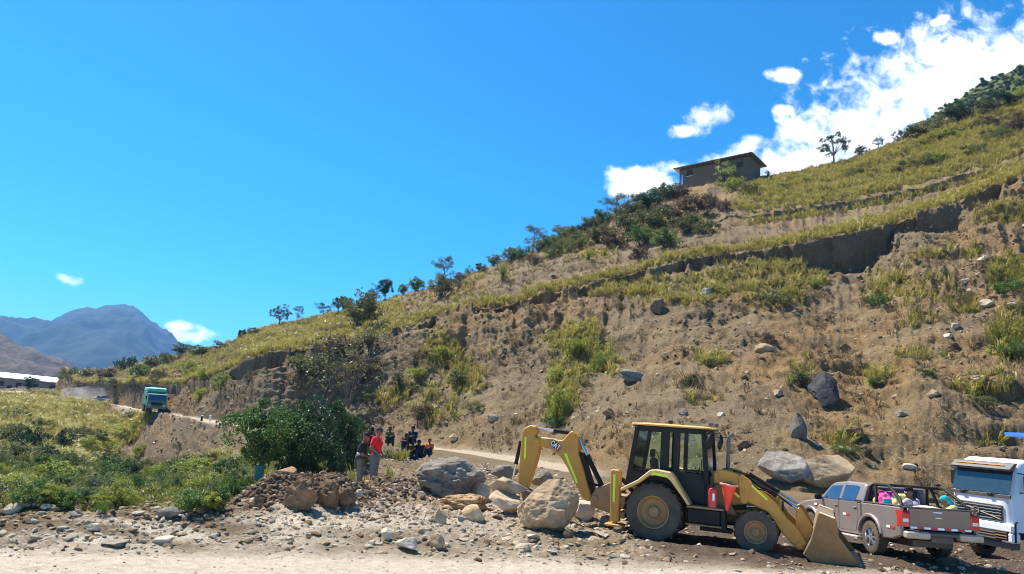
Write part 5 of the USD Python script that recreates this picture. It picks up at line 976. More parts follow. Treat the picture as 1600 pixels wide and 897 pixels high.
for s in (-1, 1):
    q = MB(); q.box((1.4, s*.865, 1.122), (2.0, .03, .02)); q.build('window_trim', plas, t)
    q = MB(); q.prism(arch([(-1.24, .50), (-1.27, 1.06), (-1.24, 1.115), (.345, 1.125), (.345, .36), (.3, .36), (-.9, .40), (-1.1, .46)], [0]), s*.80, s*.885, .03); q.build('bed_side', silver, t, 30)
    q = MB()
    a = np.linspace(math.radians(12), math.radians(168), 16)
    q.prism([(0+.55*math.cos(u), .36+.53*math.sin(u)) for u in a]+[(0+.45*math.cos(u), .36+.45*math.sin(u)) for u in a[::-1]], s*.86, s*.925, .02); q.build('wheel_arch', silver, t, 30)
    q = MB(); q.prism([(2.95+.55*math.cos(u), .36+.53*math.sin(u)) for u in a]+[(2.95+.45*math.cos(u), .36+.45*math.sin(u)) for u in a[::-1]], s*.86, s*.925, .02); q.build('wheel_arch', silver, t, 30)
    q = MB(); q.box((-.46, s*.845, 1.135), (1.58, .07, .03), bev=.008); q.build('bed_rail', plas, t)
    q = MB(); q.box((1.4, s*.90, .31), (1.95, .16, .05), bev=.015); q.build('side_step', mat('step_alloy', (.55, .53, .5), .4, metallic=.6, dust=.3, dust_col=DUST), t)
    q = MB(); q.box((2.25, s*1.0, 1.16), (.09, .20, .16), bev=.04); q.tube([(2.3, s*.82, 1.12), (2.26, s*.95, 1.13)], .02, 6); q.build('mirror', blk, t)
    q = MB(); q.prism([(-1.285, .70), (-1.30, .98), (-1.24, 1.05), (-1.05, 1.04), (-1.12, .86), (-1.10, .70)], s*.70, s*.893, .012); tl = q.build('tail_lamp', lamp_r, t, 30); q = MB(); q.prism([(-1.292, .80), (-1.296, .87), (-1.28, .87), (-1.28, .80)], s*.73, s*.86); q.build('reversing_lens', lamp_c, tl)
    q = MB(); q.box((3.62, s*.68, .84), (.18, .30, .16), bev=.05); q.build('headlight', lamp_c, t)
    for xx, z in ((2.62, .95), (2.08, .84), (1.12, .80), (-.78, .66)):
        q = MB(); q.box((xx, s*.893, z), (.14, .008, .05)); st = q.build('reflective_sticker', whitetag, t); q = MB(); q.box((xx-.17, s*.893, z-.008), (.14, .008, .05)); q.build('red_half', mat('sticker_red', (.5, .02, .03), .5), st)
q = MB(); q.box((-.45, 0, .60), (1.58, 1.6, .06)); q.box((.30, 0, .85), (.06, 1.6, .5)); q.box((1.2, 0, .34), (4.3, .9, .14)); q.build('bed_floor', plas, t)
for s in (-1, 1): q = MB(); q.box((0, s*.62, .72), (.7, .3, .22), bev=.05); q.build('wheel_box', plas, t)
q = MB(); q.prism([(-1.285, .66), (-1.295, 1.09), (-1.24, 1.11), (-1.225, .66)], -.70, .70, .015); tg = q.build('tailgate', silver_d, t)
q = MB(); q.box((-1.255, 0, 1.115), (.085, 1.66, .03), bev=.01); q.build('tailgate_edge', plas, tg)
q = MB(); q.box((-1.297, .06, 1.035), (.02, .20, .03)); q.box((-1.30, .05, .92), (.03, .15, .035), bev=.01); q.build('tailgate_handle', lamp_c, tg)
for k in range(9):
    q = MB(); q.box((-1.291, .62-.155*k, .69), (.006, .15, .042)); q.build('warning_strip', whitetag if k % 2 == 0 else _mats['sticker_red'], tg)
bm = mat('bumper_tan', (.40, .35, .28), .5, metallic=.3, dust=.8, dust_col=(.33, .25, .17))
for s in (-1, 1): q = MB(); q.box((-1.36, s*.60, .54), (.18, .54, .15), bev=.03); q.build('rear_bumper', bm, t)
q = MB(); q.box((-1.33, 0, .57), (.14, .80, .08), bev=.02); q.box((-1.30, 0, .46), (.03, .50, .12)); q.build('tow_step', plas, t)
q = MB()
for s in (-1, 1): q.tube([(.28, s*.74, 1.12), (.20, s*.70, 1.50), (.10, s*.67, 1.56), (-.50, s*.67, 1.55), (-1.0, s*.72, 1.28), (-1.15, s*.78, 1.13)], .036, 10); q.tube([(-.12, s*.76, 1.12), (.02, s*.68, 1.55)], .035, 10)
q.tube([(.10, -.67, 1.56), (.10, .67, 1.56)], .036, 10); q.tube([(-.30, -.67, 1.555), (-.30, .67, 1.555)], .03, 10); q.build('roll_bar', blk, t, 40)
# ---- white dump truck facing left
TK_H = np.array([-math.sin(math.radians(70)), -math.cos(math.radians(70))]); TK_YAW = math.atan2(TK_H[1], TK_H[0])
TK = np.array([14.59, 24.3, -.78])+np.array([math.cos(math.radians(70)), -math.sin(math.radians(70)), 0])*1.06
t = thing('dump_truck', 'white dump truck with dark windscreen visor, facing left behind the pickup', 'dump truck', TK, rotz(TK_YAW))
for xx in (-1.25, -4.6, -5.9):
    for s in (-1, 1): wheel(t, (xx, s*.92, .50), .51, .30, .29, 24, .015, rub_m, mat('truck_rim', (.45, .45, .43), .5, dust=.5, dust_col=DUST), s)
m = MB(); m.box((-3.6, 0, .80), (6.6, .8, .24)); m.build('chassis', plas, t)
def rounded(z, x0, W, r=.22):
    q = sg.box(x0-1.75, -W/2, x0, W/2).buffer(-r).buffer(r, 6); return q
m = MB()
secs = [(.98, .0, 2.06), (1.95, .0, 2.10), (2.06, -.02, 2.10), (2.80, -.26, 1.98), (2.98, -.36, 1.92), (3.10, -.55, 1.75)]
N_ = 48; V = []
for z, x0, W in secs:
    ring = rounded(z, x0, W, .30).exterior; L_ = [ring.interpolate(k/N_, True) for k in range(N_)]; V += [(p.x, p.y, z) for p in L_]
F = [[k*N_+i, k*N_+(i+1) % N_, (k+1)*N_+(i+1) % N_, (k+1)*N_+i] for k in range(len(secs)-1) for i in range(N_)]
V = np.array(V); F = np.array(F); F3 = np.vstack([F[:, [0, 1, 2]], F[:, [0, 2, 3]]]); o = (len(secs)-1)*N_
F3 = np.vstack([F3, [[o, o+i, o+i+1] for i in range(1, N_-1)], [[0, i+1, i] for i in range(1, N_-1)]])
tm = trimesh.Trimesh(V, F3, process=False); tm.fix_normals(); m.mesh(tm); m.build('cab', white_p, t, 35)
q = MB(); q.prism([(.02, 2.06), (-.235, 2.78), (-.225, 2.785), (.03, 2.065)], -.93, .93); q.build('windscreen', mat('truck_windscreen', (.012, .035, .045), .05, coat=1.0, dust=.10, dust_col=(.2, .18, .14)), t)
q = MB(); q.box((.012, 0, 1.99), (.04, 1.96, .10), bev=.01); q.build('wiper_cowl', plas, t)
for y in (-.55, .35): q = MB(); q.tube([(.05, y, 2.0), (.0, y+.35, 2.12), (-.05, y+.5, 2.20)], .012, 5); q.box((.04, y, 2.02), (.06, .16, .08), bev=.02); q.build('wiper', blk, t)
q = MB(); q.prism([(-.20, 2.78), (-.02, 2.74), (.0, 2.80), (-.22, 2.97), (-.36, 2.99)], -.98, .98, .01); vz = q.build('visor', mat('visor_dark', (.05, .052, .058), .45, dust=.3, dust_col=DUST), t)
q = MB(); q.box((-.10, -.05, 2.898), (.02, 1.6, .035), roty(.65)); q.build('orange_stripe', amber, vz)
q = MB(); q.prism([(.005, 1.26), (.005, 1.72), (.03, 1.72), (.03, 1.26)], -.85, .72); gr = q.build('grille', plas, t)
for k in range(5):
    q = MB(); q.box((.04, -.065, 1.31+.085*k), (.03, 1.5, .03), bev=.006); q.build('grille_bar', mat('grille_bar_dark', (.07, .07, .075), .4), gr)
q = MB(); q.tube([(.06, -.75, 1.66), (.06, .65, 1.32)], .015, 4); q.build('emblem_bar', steel, gr); q = MB(); Rg = np.array([[0, 0, 1.], [1, 0, 0], [0, 1, 0]]); q.lathe([(.075, 0), (.115, .0), (.115, .03), (.075, .03)], 24, Rg, (.05, -.10, 1.50)); q.build('emblem', chrome, gr)
q = MB(); q.box((-.10, 0, 1.08), (.34, 2.08, .28), bev=.06); q.box((-.10, -.80, .82), (.34, .44, .30), bev=.05); q.box((-.10, .83, .82), (.34, .42, .30), bev=.05); q.build('bumper', white_p, t, 30)
q = MB(); q.box((.0, 0, .84), (.12, 1.15, .30), bev=.02); q.box((-.15, 0, .58), (.3, 2.0, .20), bev=.04); q.build('lower_grille', plas, t)
for k in range(3): q = MB(); q.box((.065, 0, .75+.08*k), (.02, 1.1, .02)); q.build('lower_grille_bar', steel, t)
for s in (-1, 1):
    q = MB(); q.box((.055, s*.68, .86), (.06, .42, .30), bev=.05); hl = q.build('headlight', blk, t)
    for k in range(3): q = MB(); q.box((.09, s*.68, .78+.08*k), (.02, .36, .022)); q.build('headlight_guard', amber if k == 1 else steel, hl)
    q = MB(); q.box((-.42, s*1.20, 2.42), (.10, .22, .48), bev=.04); q.tube([(-.3, s*1.0, 2.7), (-.4, s*1.18, 2.68)], .018, 6); q.tube([(-.3, s*1.02, 2.12), (-.4, s*1.18, 2.16)], .018, 6); q.build('mirror', blk, t)
    q = MB(); q.prism([(-.30, 2.08), (-.48, 2.72), (-1.3, 2.76), (-1.3, 2.0), (-.5, 2.0)], s*1.02, s*1.035)
    for v in q.v: v[:, 1] *= 1-np.clip(v[:, 2]-2.06, 0, None)*.08
    q.build('door_window', glass_d if False else gl, t)
    q = MB(); q.tube([(-.02, s*1.04, .7), (-.02, s*1.06, 1.25), (-.10, s*1.06, 1.28)], .03, 8); q.build('corner_bar', blk, t)
    q = MB(); q.box((-1.15, s*.98, 1.06), (1.1, .14, .08), bev=.02); q.prism([(-.7, .7), (-.66, 1.06), (-.78, 1.06), (-.8, .7)], s*.9, s*1.05); q.build('mudguard', plas, t)
q = MB(); q.box((-4.7, 0, 1.42), (4.6, 2.3, .16), bev=.02); q.box((-2.75, 0, 2.2), (.1, 2.3, 1.7), bev=.02)
for s in (-1, 1): q.box((-4.7, s*1.15, 2.2), (4.6, .08, 1.5), bev=.02)
for k in range(7):
    for s in (-1, 1): q.box((-2.7-.65*k, s*1.21, 2.2), (.1, .08, 1.5))
db = q.build('dump_body', truck_blue, t)
q = MB(); q.prism([(-2.75, 3.78), (-2.75, 3.88), (-1.9, 3.96), (-1.9, 3.86)], -.50, 1.15, .01); q.prism([(-2.80, 3.0), (-2.74, 3.8), (-2.4, 3.8), (-2.7, 3.0)], .85, 1.15, .01); q.build('canopy', truck_blue, db)
# ---- far vehicles on the road
gp = hit(243, 645); gp = at_d(243, 645, 96.5); ga = math.atan2(-gp[1], -gp[0])+.10
gt = thing('green_truck', 'green cargo truck with a canvas top coming down the dirt road, far left', 'truck', gp, rotz(ga), .86)
grn = mat('truck_green', (.015, .16, .12), .4, dust=.3, dust_col=DUST); grl = mat('truck_canvas_green', (.12, .50, .40), .6, dust=.2, dust_col=DUST)
q = MB(); q.prism([(0, .8), (0, 1.75), (-.15, 2.45), (-.3, 2.55), (-1.7, 2.55), (-1.7, .8)], -1.2, 1.2, .06); q.build('cab', grn, gt, 30)
q = MB(); q.prism([(.01, 1.65), (-.14, 2.38), (-.12, 2.38), (.03, 1.65)], -1.05, 1.05); q.build('windscreen', gl, gt)
q = MB(); q.box((.04, 0, .72), (.2, 2.4, .34), bev=.04); q.build('bumper', grn, gt); q = MB(); q.box((.02, 0, 1.2), (.04, 1.4, .4)); q.build('grille', blk, gt)
for s in (-1, 1): q = MB(); q.box((.08, s*.9, .95), (.1, .3, .2), bev=.03); q.build('headlight', lamp_c, gt)
q = MB(); q.box((-4.4, 0, 1.9), (5.2, 2.46, 1.9), bev=.04); q.build('cargo_box', grn, gt); q = MB(); q.prism([(-1.75, 2.85), (-1.8, 3.25), (-2.3, 3.4), (-7.0, 3.4), (-7.0, 2.85)], -1.2, 1.2, .12); q.build('canvas_top', grl, gt)
for xx in (-1.0, -4.9, -6.1):
    for s in (-1, 1): q = MB(); q.lathe([(.001, -.15), (.48, -.15), (.5, -.1), (.5, .1), (.48, .15), (.001, .15)], 20, np.array([[1, 0, 0], [0, 0, 1.], [0, 1., 0]]), (xx, s*1.05, .5)); q.build('wheel', rub_m, gt)
for s in (-1, 1): q = MB(); q.box((-.2, s*1.4, 2.0), (.08, .2, .4), bev=.03); q.build('mirror', blk, gt)
cpos = at_d(161, 630, 141); 
ct = thing('parked_car', 'small dark car with a pale windscreen on the far road, raising dust', 'car', cpos, rotz(math.atan2(-cpos[1], -cpos[0])+.55), .8)
q = MB(); q.prism(arch([(-2.1, .35), (-2.15, .9), (-1.3, 1.0), (1.0, .98), (2.0, .82), (2.15, .6), (2.1, .35)], [-1.35, 1.35], .35, .38), -.85, .85, .06); q.build('body', mat('car_blue', (.03, .05, .12), .3, dust=.3, dust_col=DUST), ct, 30)
q = MB(); q.prism([(-1.5, 1.0), (-1.2, 1.42), (.2, 1.46), (.95, 1.0)], -.75, .75, .05); q.build('cabin', gl, ct, 30); q = MB(); q.prism([(-1.2, 1.44), (.2, 1.48), (.2, 1.5), (-1.2, 1.46)], -.68, .68); q.build('roof', white_p, ct)
for xx in (-1.35, 1.35):
    for s in (-1, 1): q = MB(); q.lathe([(.001, -.1), (.32, -.1), (.33, 0), (.32, .1), (.001, .1)], 18, np.array([[1, 0, 0], [0, 0, 1.], [0, 1., 0]]), (xx, s*.78, .33)); q.build('wheel', rub_m, ct)
for s in (-1, 1): q = MB(); q.box((2.08, s*.6, .72), (.1, .3, .14), bev=.03); q.build('headlight', lamp_c, ct)
# ------------------------------------------------------------------ people
skin = mat('skin', (0.22, 0.115, 0.07), .55, var=.06); skin_d = mat('skin_dark', (0.11, 0.058, 0.036), .6, var=.06)
def cloth(n, c, dust=.1): return mat('cloth_'+n, c, .9, dust=dust, dust_col=(.3, .24, .17), var=.14, scale=14, spec=.15)
Mf = manifold3d.Manifold
def ball(c, r): return Mf.sphere(float(r), 14).translate([float(q) for q in c])
def hulls(bones, edge=.03, it=8):
    """one smooth surface over bones, each bone the hull of its (point, radius) balls"""
    parts = [Mf.batch_hull([ball(c, r) for c, r in b]) for b in bones]
    m = Mf.batch_boolean(parts, manifold3d.OpType.Add).refine_to_length(edge).to_mesh()
    t = trimesh.Trimesh(m.vert_properties[:, :3], m.tri_verts, process=True)
    trimesh.smoothing.filter_taubin(t, .5, .53, it); return t
def person(label, P, yaw, pose, top, bottom, hair, shoes, scale=1.0, group=None, skin_m=None, cap=None, top_len=.90, sleeves=.55, legs=1.0, extra=None, detail=True, R=None):
    """pose: joints in metres for a 1.70 m body that faces +x; hips, knees, ankles, shoulders, elbows and wrists given right then left"""
    J = {k: [np.array(q, float) for q in v] if isinstance(v, list) else np.array(v, float) for k, v in pose.items()}
    sm = skin_m or skin
    e = .022 if detail else .045
    x = thing('person', label, 'person', P, rotz(yaw) if R is None else R, scale, group)
    hd, nk, ch, pv = J['head'], J['neck'], J['chest'], J['pelvis']; f = J.get('face', np.array([1., 0, 0])); f = f/np.linalg.norm(f); up = np.array([0, 0, 1.]); up = up-f*(up@f); up /= np.linalg.norm(up); sd = np.cross(up, f)
    B = [[(hd+up*.03-f*.015, .092), (hd-up*.02+f*.02, .080)], [(hd+f*.02, .08), (hd-up*.085+f*.055, .038)], [(hd-up*.06-f*.02, .055), (nk, .055)], [(hd+f*.085+up*.012, .014), (hd+f*.112-up*.022, .017)], [(hd+f*.07-up*.055+sd*.02, .016), (hd+f*.07-up*.055-sd*.02, .016)]]
    for s in (-1, 1): B.append([(hd+sd*s*.088+up*.012-f*.01, .018), (hd+sd*s*.086-up*.03-f*.01, .015)])
    sh_r = (J['shoulder'][0], J['shoulder'][1])
    B += [[(nk, .06), (ch, .12)], [(ch+sd*.06, .115), (ch-sd*.06, .115), (pv, .12)], [(ch, .1), (sh_r[0], .06)], [(ch, .1), (sh_r[1], .06)], [(J['hip'][0], .095), (J['hip'][1], .095), (pv, .12)]]
    for i in (0, 1):
        s, el, wr = J['shoulder'][i], J['elbow'][i], J['wrist'][i]; h, k, a = J['hip'][i], J['knee'][i], J['ankle'][i]
        B += [[(s, .055), (el, .042)], [(el, .042), (wr, .028)], [(h, .09), (k, .058)], [(k, .058), ((k+a)/2-[.01, 0, 0], .055)], [((k+a)/2, .052), (a, .040)]]
        d = wr-el; d /= np.linalg.norm(d); q = np.cross(d, [0.3, .2, 1.]); q /= np.linalg.norm(q); n = np.cross(d, q)
        B.append([(wr, .026), (wr+d*.075+q*.03, .016), (wr+d*.075-q*.03, .016)])
        for j, (o, L) in enumerate([(-.030, .058), (-.010, .075), (.011, .070), (.030, .052)]):
            b = wr+d*.075+q*o; B.append([(b, .0105), (b+d*L*.55, .0095)]); B.append([(b+d*L*.55, .0095), (b+d*L*.9+n*L*.35, .008)])
        b = wr+d*.025+q*.028; B.append([(b, .013), (b+d*.04+q*.03, .0105)]); B.append([(b+d*.04+q*.03, .0105), (b+d*.07+q*.032, .009)])
    obj('body', hulls(B, e, 4), sm, x, smooth=True)
    g = .020
    T = [[(nk-[0, 0, .045], .068+g*.4), (ch, .12+g)], [(ch+sd*.07, .115+g), (ch-sd*.07, .115+g), (pv+(ch-pv)*.12, .125+g)], [(ch, .1+g), (sh_r[0], .062+g)], [(ch, .1+g), (sh_r[1], .062+g)]]
    for i in (0, 1):
        s, el, wr = J['shoulder'][i], J['elbow'][i], J['wrist'][i]
        if sleeves <= 1: T.append([(s, .058+g), (s+(el-s)*sleeves, .052+g)])
        else: T += [[(s, .058+g), (el, .046+g)], [(el, .046+g), (el+(wr-el)*.92, .036+g*.7)]]
    obj('top', hulls(T, e*1.1, 4), top, x, smooth=True)
    L = [[(J['hip'][0], .10+g), (J['hip'][1], .10+g), (pv, .125+g*.7)]]
    for i in (0, 1):
        h, k, a = J['hip'][i], J['knee'][i], J['ankle'][i]
        L.append([(h, .095+g), (k, .066+g)])
        if legs > .05: L.append([(k, .066+g), (k+(a-k)*legs*.93, .055+g)])
    obj('trousers', hulls(L, e*1.1, 4), bottom, x, smooth=True)
    for i in (0, 1):
        a, k = J['ankle'][i], J['knee'][i]; tf = J.get('toe', [np.array([1., 0, -.28])]*2)[i]; tf = np.array(tf)/np.linalg.norm(tf)
        obj('shoe', hulls([[(a-[0, 0, .02], .050), (a-[0.03, 0, .045], .045), (a+tf*.17-[0, 0, .01], .038)]], e, 3), shoes, x, smooth=True)
    if cap is not None:
        c = MB(); th = np.linspace(0, math.pi/2, 7); Rc = np.stack([f, sd, up], 1)
        c.lathe([(.108*math.cos(q), .105*math.sin(q)) for q in th], 18, Rc, hd+up*.045-f*.012)
        c.mesh(trimesh.convex.convex_hull(np.array([[.05, -.075, 0], [.05, .075, 0], [.19, -.045, -.02], [.19, .045, -.02], [.05, -.075, .014], [.05, .075, .014], [.19, -.045, -.008], [.19, .045, -.008]])), (Rc, hd+up*.052-f*.012)); c.build('cap', cap, x, smooth=50)
    else:
        obj('hair', hulls([[(hd+up*.05-f*.025, .096), (hd-f*.045-up*.01, .088)], [(hd+up*.07+f*.015, .078), (hd+up*.05-f*.03, .09)]]+([[(hd-f*.06-up*.02, .07), (hd-f*.09-up*.20, .05)]] if hair[1] else []), e, 3), hair[0], x, smooth=True)
    if detail:
        for s in (-1, 1): m = MB(); m.mesh(trimesh.creation.icosphere(1, .0115), (np.eye(3), hd+f*.088+sd*s*.032+up*.018)); m.build('eye', mat('eye_dark', (.02, .015, .012), .2), x)
        m = MB(); m.tube([hd+f*.088-up*.055+sd*.022, hd+f*.093-up*.056, hd+f*.088-up*.055-sd*.022], .005, 5); m.build('mouth', mat('lip', (.16, .06, .05), .5), x)
    if extra: extra(x, J, f, sd)
    return x
hair_m = cloth('hair_black', (.012, .010, .010), 0); shoe_m = cloth('shoe_dark', (.025, .023, .022)); blk_c = cloth('black', (.012, .013, .018)); navy = cloth('navy', (.015, .02, .045)); khaki = cloth('khaki', (.17, .14, .105), .3); greyt = cloth('grey', (.14, .135, .125), .2); redc = cloth('red', (.78, .025, .03), .03); orange = cloth('orange', (.80, .16, .02), .05); teal = cloth('teal', (.01, .30, .33), .05); pinkg = cloth('pale_pink', (.42, .34, .36), .1); yelc = cloth('yellow', (.70, .62, .22), .05); olivec = cloth('olive_brown', (.05, .045, .035), .2)
stand1 = {'head': (.10, 0, 1.60), 'face': (1, 0, -.25), 'neck': (.05, 0, 1.45), 'chest': (.02, 0, 1.27), 'pelvis': (0, 0, .96), 'shoulder': [(.03, -.19, 1.38), (.03, .19, 1.38)], 'elbow': [(.06, -.24, 1.10), (.06, .24, 1.10)], 'wrist': [(.27, -.12, 1.06), (.27, .12, 1.08)], 'hip': [(0, -.10, .91), (0, .10, .91)], 'knee': [(.03, -.12, .49), (.01, .12, .49)], 'ankle': [(0, -.13, .08), (-.03, .13, .08)]}
stand2 = {'head': (.06, 0, 1.60), 'face': (1, -.25, -.1), 'neck': (.02, 0, 1.45), 'chest': (.02, 0, 1.27), 'pelvis': (0, 0, .96), 'shoulder': [(.01, -.19, 1.39), (.01, .19, 1.39)], 'elbow': [(-.03, -.30, 1.15), (-.05, .30, 1.15)], 'wrist': [(.15, -.17, 1.00), (.13, .17, 1.00)], 'hip': [(0, -.10, .91), (0, .10, .91)], 'knee': [(.04, -.11, .49), (.0, .11, .49)], 'ankle': [(.02, -.12, .08), (-.02, .12, .08)]}
def waist_jacket(x, J, f, sd):
    p = J['pelvis']; obj('tied_jacket', hulls([[(p+[-.06, -.09, .05], .10), (p+[-.07, .09, .05], .10), (p+[-.09, -.06, -.22], .075), (p+[-.09, .06, -.22], .075)], [(p+[.05, -.12, .06], .05), (p+[.05, .12, .06], .05), (p+[-.05, -.1, .06], .09)]], .025, 3), olivec, x, smooth=True)
    obj('belt_band', hulls([[(p+[-.05, -.10, .15], .075), (p+[-.05, .10, .15], .075), (p+[.05, -.08, .15], .075), (p+[.05, .08, .15], .075)]], .03, 2), cloth('white_hem', (.6, .6, .58)), x, smooth=True)
def stand_at(x, y, d): return at_d(x, y, d)
person('person in black top, jacket tied round the waist, standing left of the red shirt', stand_at(558, 770, 23.6), math.radians(8), stand1, blk_c, khaki, (hair_m, False), shoe_m, 1.05, cap=blk_c, extra=waist_jacket, sleeves=.6)
person('person in red T-shirt and dark cap standing on a white rock', stand_at(581, 763, 23.4), math.radians(-12), stand2, redc, greyt, (hair_m, False), shoe_m, 1.06, cap=cloth('cap_grey', (.035, .04, .05)), legs=.45)
sit = {'head': (.10, 0, .78), 'face': (1, 0, -.2), 'neck': (.06, 0, .64), 'chest': (.03, 0, .46), 'pelvis': (-.02, 0, .13), 'shoulder': [(.04, -.18, .57), (.04, .18, .57)], 'elbow': [(.20, -.22, .36), (.20, .22, .36)], 'wrist': [(.38, -.09, .38), (.38, .07, .40)], 'hip': [(0, -.10, .12), (0, .10, .12)], 'knee': [(.40, -.14, .38), (.40, .13, .40)], 'ankle': [(.52, -.13, -.02), (.54, .13, -.01)]}
sit_b = dict(sit, head=(.20, .02, .72), neck=(.14, 0, .60), chest=(.07, 0, .45), face=(1, .1, -.6), elbow=[(.28, -.20, .40), (.28, .2, .40)], wrist=[(.42, -.07, .44), (.42, .05, .45)])
for x, y, sc, top, bot, lab, cp_, ps, yw in [
    (607, 693, 1.08, cloth('black_yellow', (.11, .09, .02)), blk_c, 'person in black with a yellowish shirt, sitting in the shade behind the red shirt', None, sit, -70), (576, 695, 1.1, blk_c, blk_c, 'person all in black seated directly behind the standing man in red', blk_c, sit_b, -60),
    (644, 694, 1.15, navy, blk_c, 'person in dark navy sitting highest in the resting group', hair_m, sit, -95), (632, 702, 1.1, cloth('dark_red', (.10, .02, .03)), navy, 'person in dark red and navy, left of the one sitting highest', None, sit_b, -80),
    (640, 714, 1.05, orange, blk_c, 'seated person in orange top and white cap, left of two in orange', cloth('white_cap', (.7, .7, .68)), sit_b, -50), (656, 716, 1.25, blk_c, navy, 'large figure in dark clothes bent forward between two people in orange', None, sit_b, -120), (670, 711, 1.05, orange, navy, 'seated person in orange top and dark cap, right of two in orange', blk_c, sit, -95)]:
    d = 37.5 if x != 576 else 34; q = at_d(x, y, d); q[2] = max(q[2], ground_z(q[0], q[1])-.02); sc *= .84; person(lab, q, math.radians(yw), ps, top, bot, (hair_m, False), shoe_m, sc, 'people resting on the rubble at the roadside', skin_d, cap=cp_, sleeves=1.2, detail=False)
def in_bed(p): return at_pickup(p)
lounge = {'head': (.02, .05, .74), 'face': (.3, .9, -.2), 'neck': (0, .02, .60), 'chest': (-.02, 0, .44), 'pelvis': (-.05, 0, .12), 'shoulder': [(-.02, -.17, .53), (.0, .18, .53)], 'elbow': [(.12, -.28, .34), (.22, .24, .34)], 'wrist': [(.36, -.16, .30), (.44, .20, .36)], 'hip': [(0, -.10, .12), (0, .10, .12)], 'knee': [(.42, -.12, .22), (.40, .12, .26)], 'ankle': [(.72, -.12, .06), (.70, .12, .06)]}
person('person in pale pink top with long dark hair in the pickup bed', in_bed((-.72, .28, .72)), 0, lounge, pinkg, navy, (hair_m, True), shoe_m, .95, skin_m=skin_d, sleeves=1.2, R=PKR@rotz(.5))
person('person in teal head scarf and pale yellow top at the pickup bed corner', in_bed((-1.02, -.55, .62)), 0, sit_b, yelc, navy, (teal, True), shoe_m, .92, skin_m=skin_d, sleeves=1.2, R=PKR@rotz(.9))
def bundle(name, label, cat, p, size, m_, seed, lump=.25, parent_R=PKR):
    r_ = rng(seed); v = _ico[3].vertices.copy(); v = np.sign(v)*np.abs(v)**.75; v *= (1+(fbm(v*1.8+seed, 3, seed)-.5)[:, None]*lump*2+(ridged(v*2.2+seed, 2, seed)-.4)[:, None]*lump*.35)
    x = thing(name, label, cat, p, parent_R); obj('cloth', trimesh.Trimesh(v*np.array(size)/2, _ico[3].faces, process=False), m_, x, smooth=True); return x
bx_ = bundle('bag', 'bright pink bag lying on the load in the pickup bed', 'bag', in_bed((-.22, .48, 1.20)), (.52, .46, .42), cloth('pink', (.66, .07, .26), .04), 3)
m = MB(); m.tube([(-.1, .16, .14), (-.05, .2, .22), (.08, .2, .22), (.12, .16, .13)], .012, 6); m.build('strap', cloth('pink_strap', (.35, .03, .12)), bx_)
bundle('bundle', 'pale yellow cloth bundle between the pink bag and the person in pink', 'bundle', in_bed((-.52, .40, 1.20)), (.36, .40, .36), yelc, 5)
bundle('bag', 'dark blue bag under the pink bag in the pickup bed', 'bag', in_bed((-.25, .45, .92)), (.7, .6, .5), navy, 6)
bundle('bundle', 'dark bundle behind the cab in the pickup bed', 'bundle', in_bed((.14, .25, 1.08)), (.3, .8, .46), cloth('maroon', (.06, .02, .025)), 8)
bundle('bag', 'small yellow bag by the roll bar behind the pickup cab', 'bag', in_bed((.10, .60, 1.17)), (.18, .2, .2), cloth('strong_yellow', (.62, .46, .04)), 9, .15)
bundle('sack', 'cream sack lying across the bed of the pickup by the tailgate', 'sack', in_bed((-.95, .1, .95)), (.5, .9, .4), cloth('cream', (.55, .48, .36)), 10)
bundle('bundle', 'beige load piled low in the front of the pickup bed', 'bundle', in_bed((-.3, -.25, .85)), (.9, .9, .5), cloth('beige', (.33, .27, .19)), 12)
x = thing('bowl', 'turquoise plastic bowl standing on the near rail of the pickup bed', 'bowl', in_bed((-.62, .80, 1.15)), PKR); m = MB(); m.lathe([(.001, 0), (.07, 0), (.085, .03), (.088, .10), (.08, .10), (.075, .03), (.001, .02)], 20); m.build('bowl_wall', mat('turquoise_plastic', (.02, .42, .45), .4), x, 40); m = MB(); m.lathe([(.083, .085), (.094, .085), (.094, .10), (.083, .10)], 20); m.build('rim', _mats['turquoise_plastic'], x)
# ------------------------------------------------------------------ buildings
adobe = mat('adobe', (.13, .105, .062), .95, dust=.3, dust_col=(.26, .21, .13), var=.15, scale=1.5); tin = mat('tin_roof', (.14, .115, .095), .6, metallic=.2, dust=.4, dust_col=(.2, .15, .11), scale=1.2); wood_d = mat('dark_wood', (.045, .032, .022), .8); limew = mat('white_wood', (.62, .60, .56), .7); bl_door = mat('blue_door', (.05, .12, .30), .5)
A_ = at_d(1175, 238, 108.0); dl = 100.0
while at_d(1052, 264, dl)[2] < A_[2]: dl += .1
Bp = at_d(1052, 264, dl); dr = 108.0
while at_d(1184, 265, dr)[2] < A_[2]-.9: dr += .1
ux = (Bp-A_); LEN = np.linalg.norm(ux[:2]); ux /= np.linalg.norm(ux); uy = np.array([ux[1], -ux[0], 0]); 
if uy@A_ < 0: uy = -uy
DEP = float(np.clip((at_d(1184, 265, dr)-A_)@uy, 5, 8))
HR = np.stack([ux, uy, [0, 0, 1.]], 1)
hz0 = 2.95
ht = thing('hilltop_house', 'long adobe house with a dark overhanging tin roof on the brow of the hill', 'house', A_-[0, 0, hz0], HR)
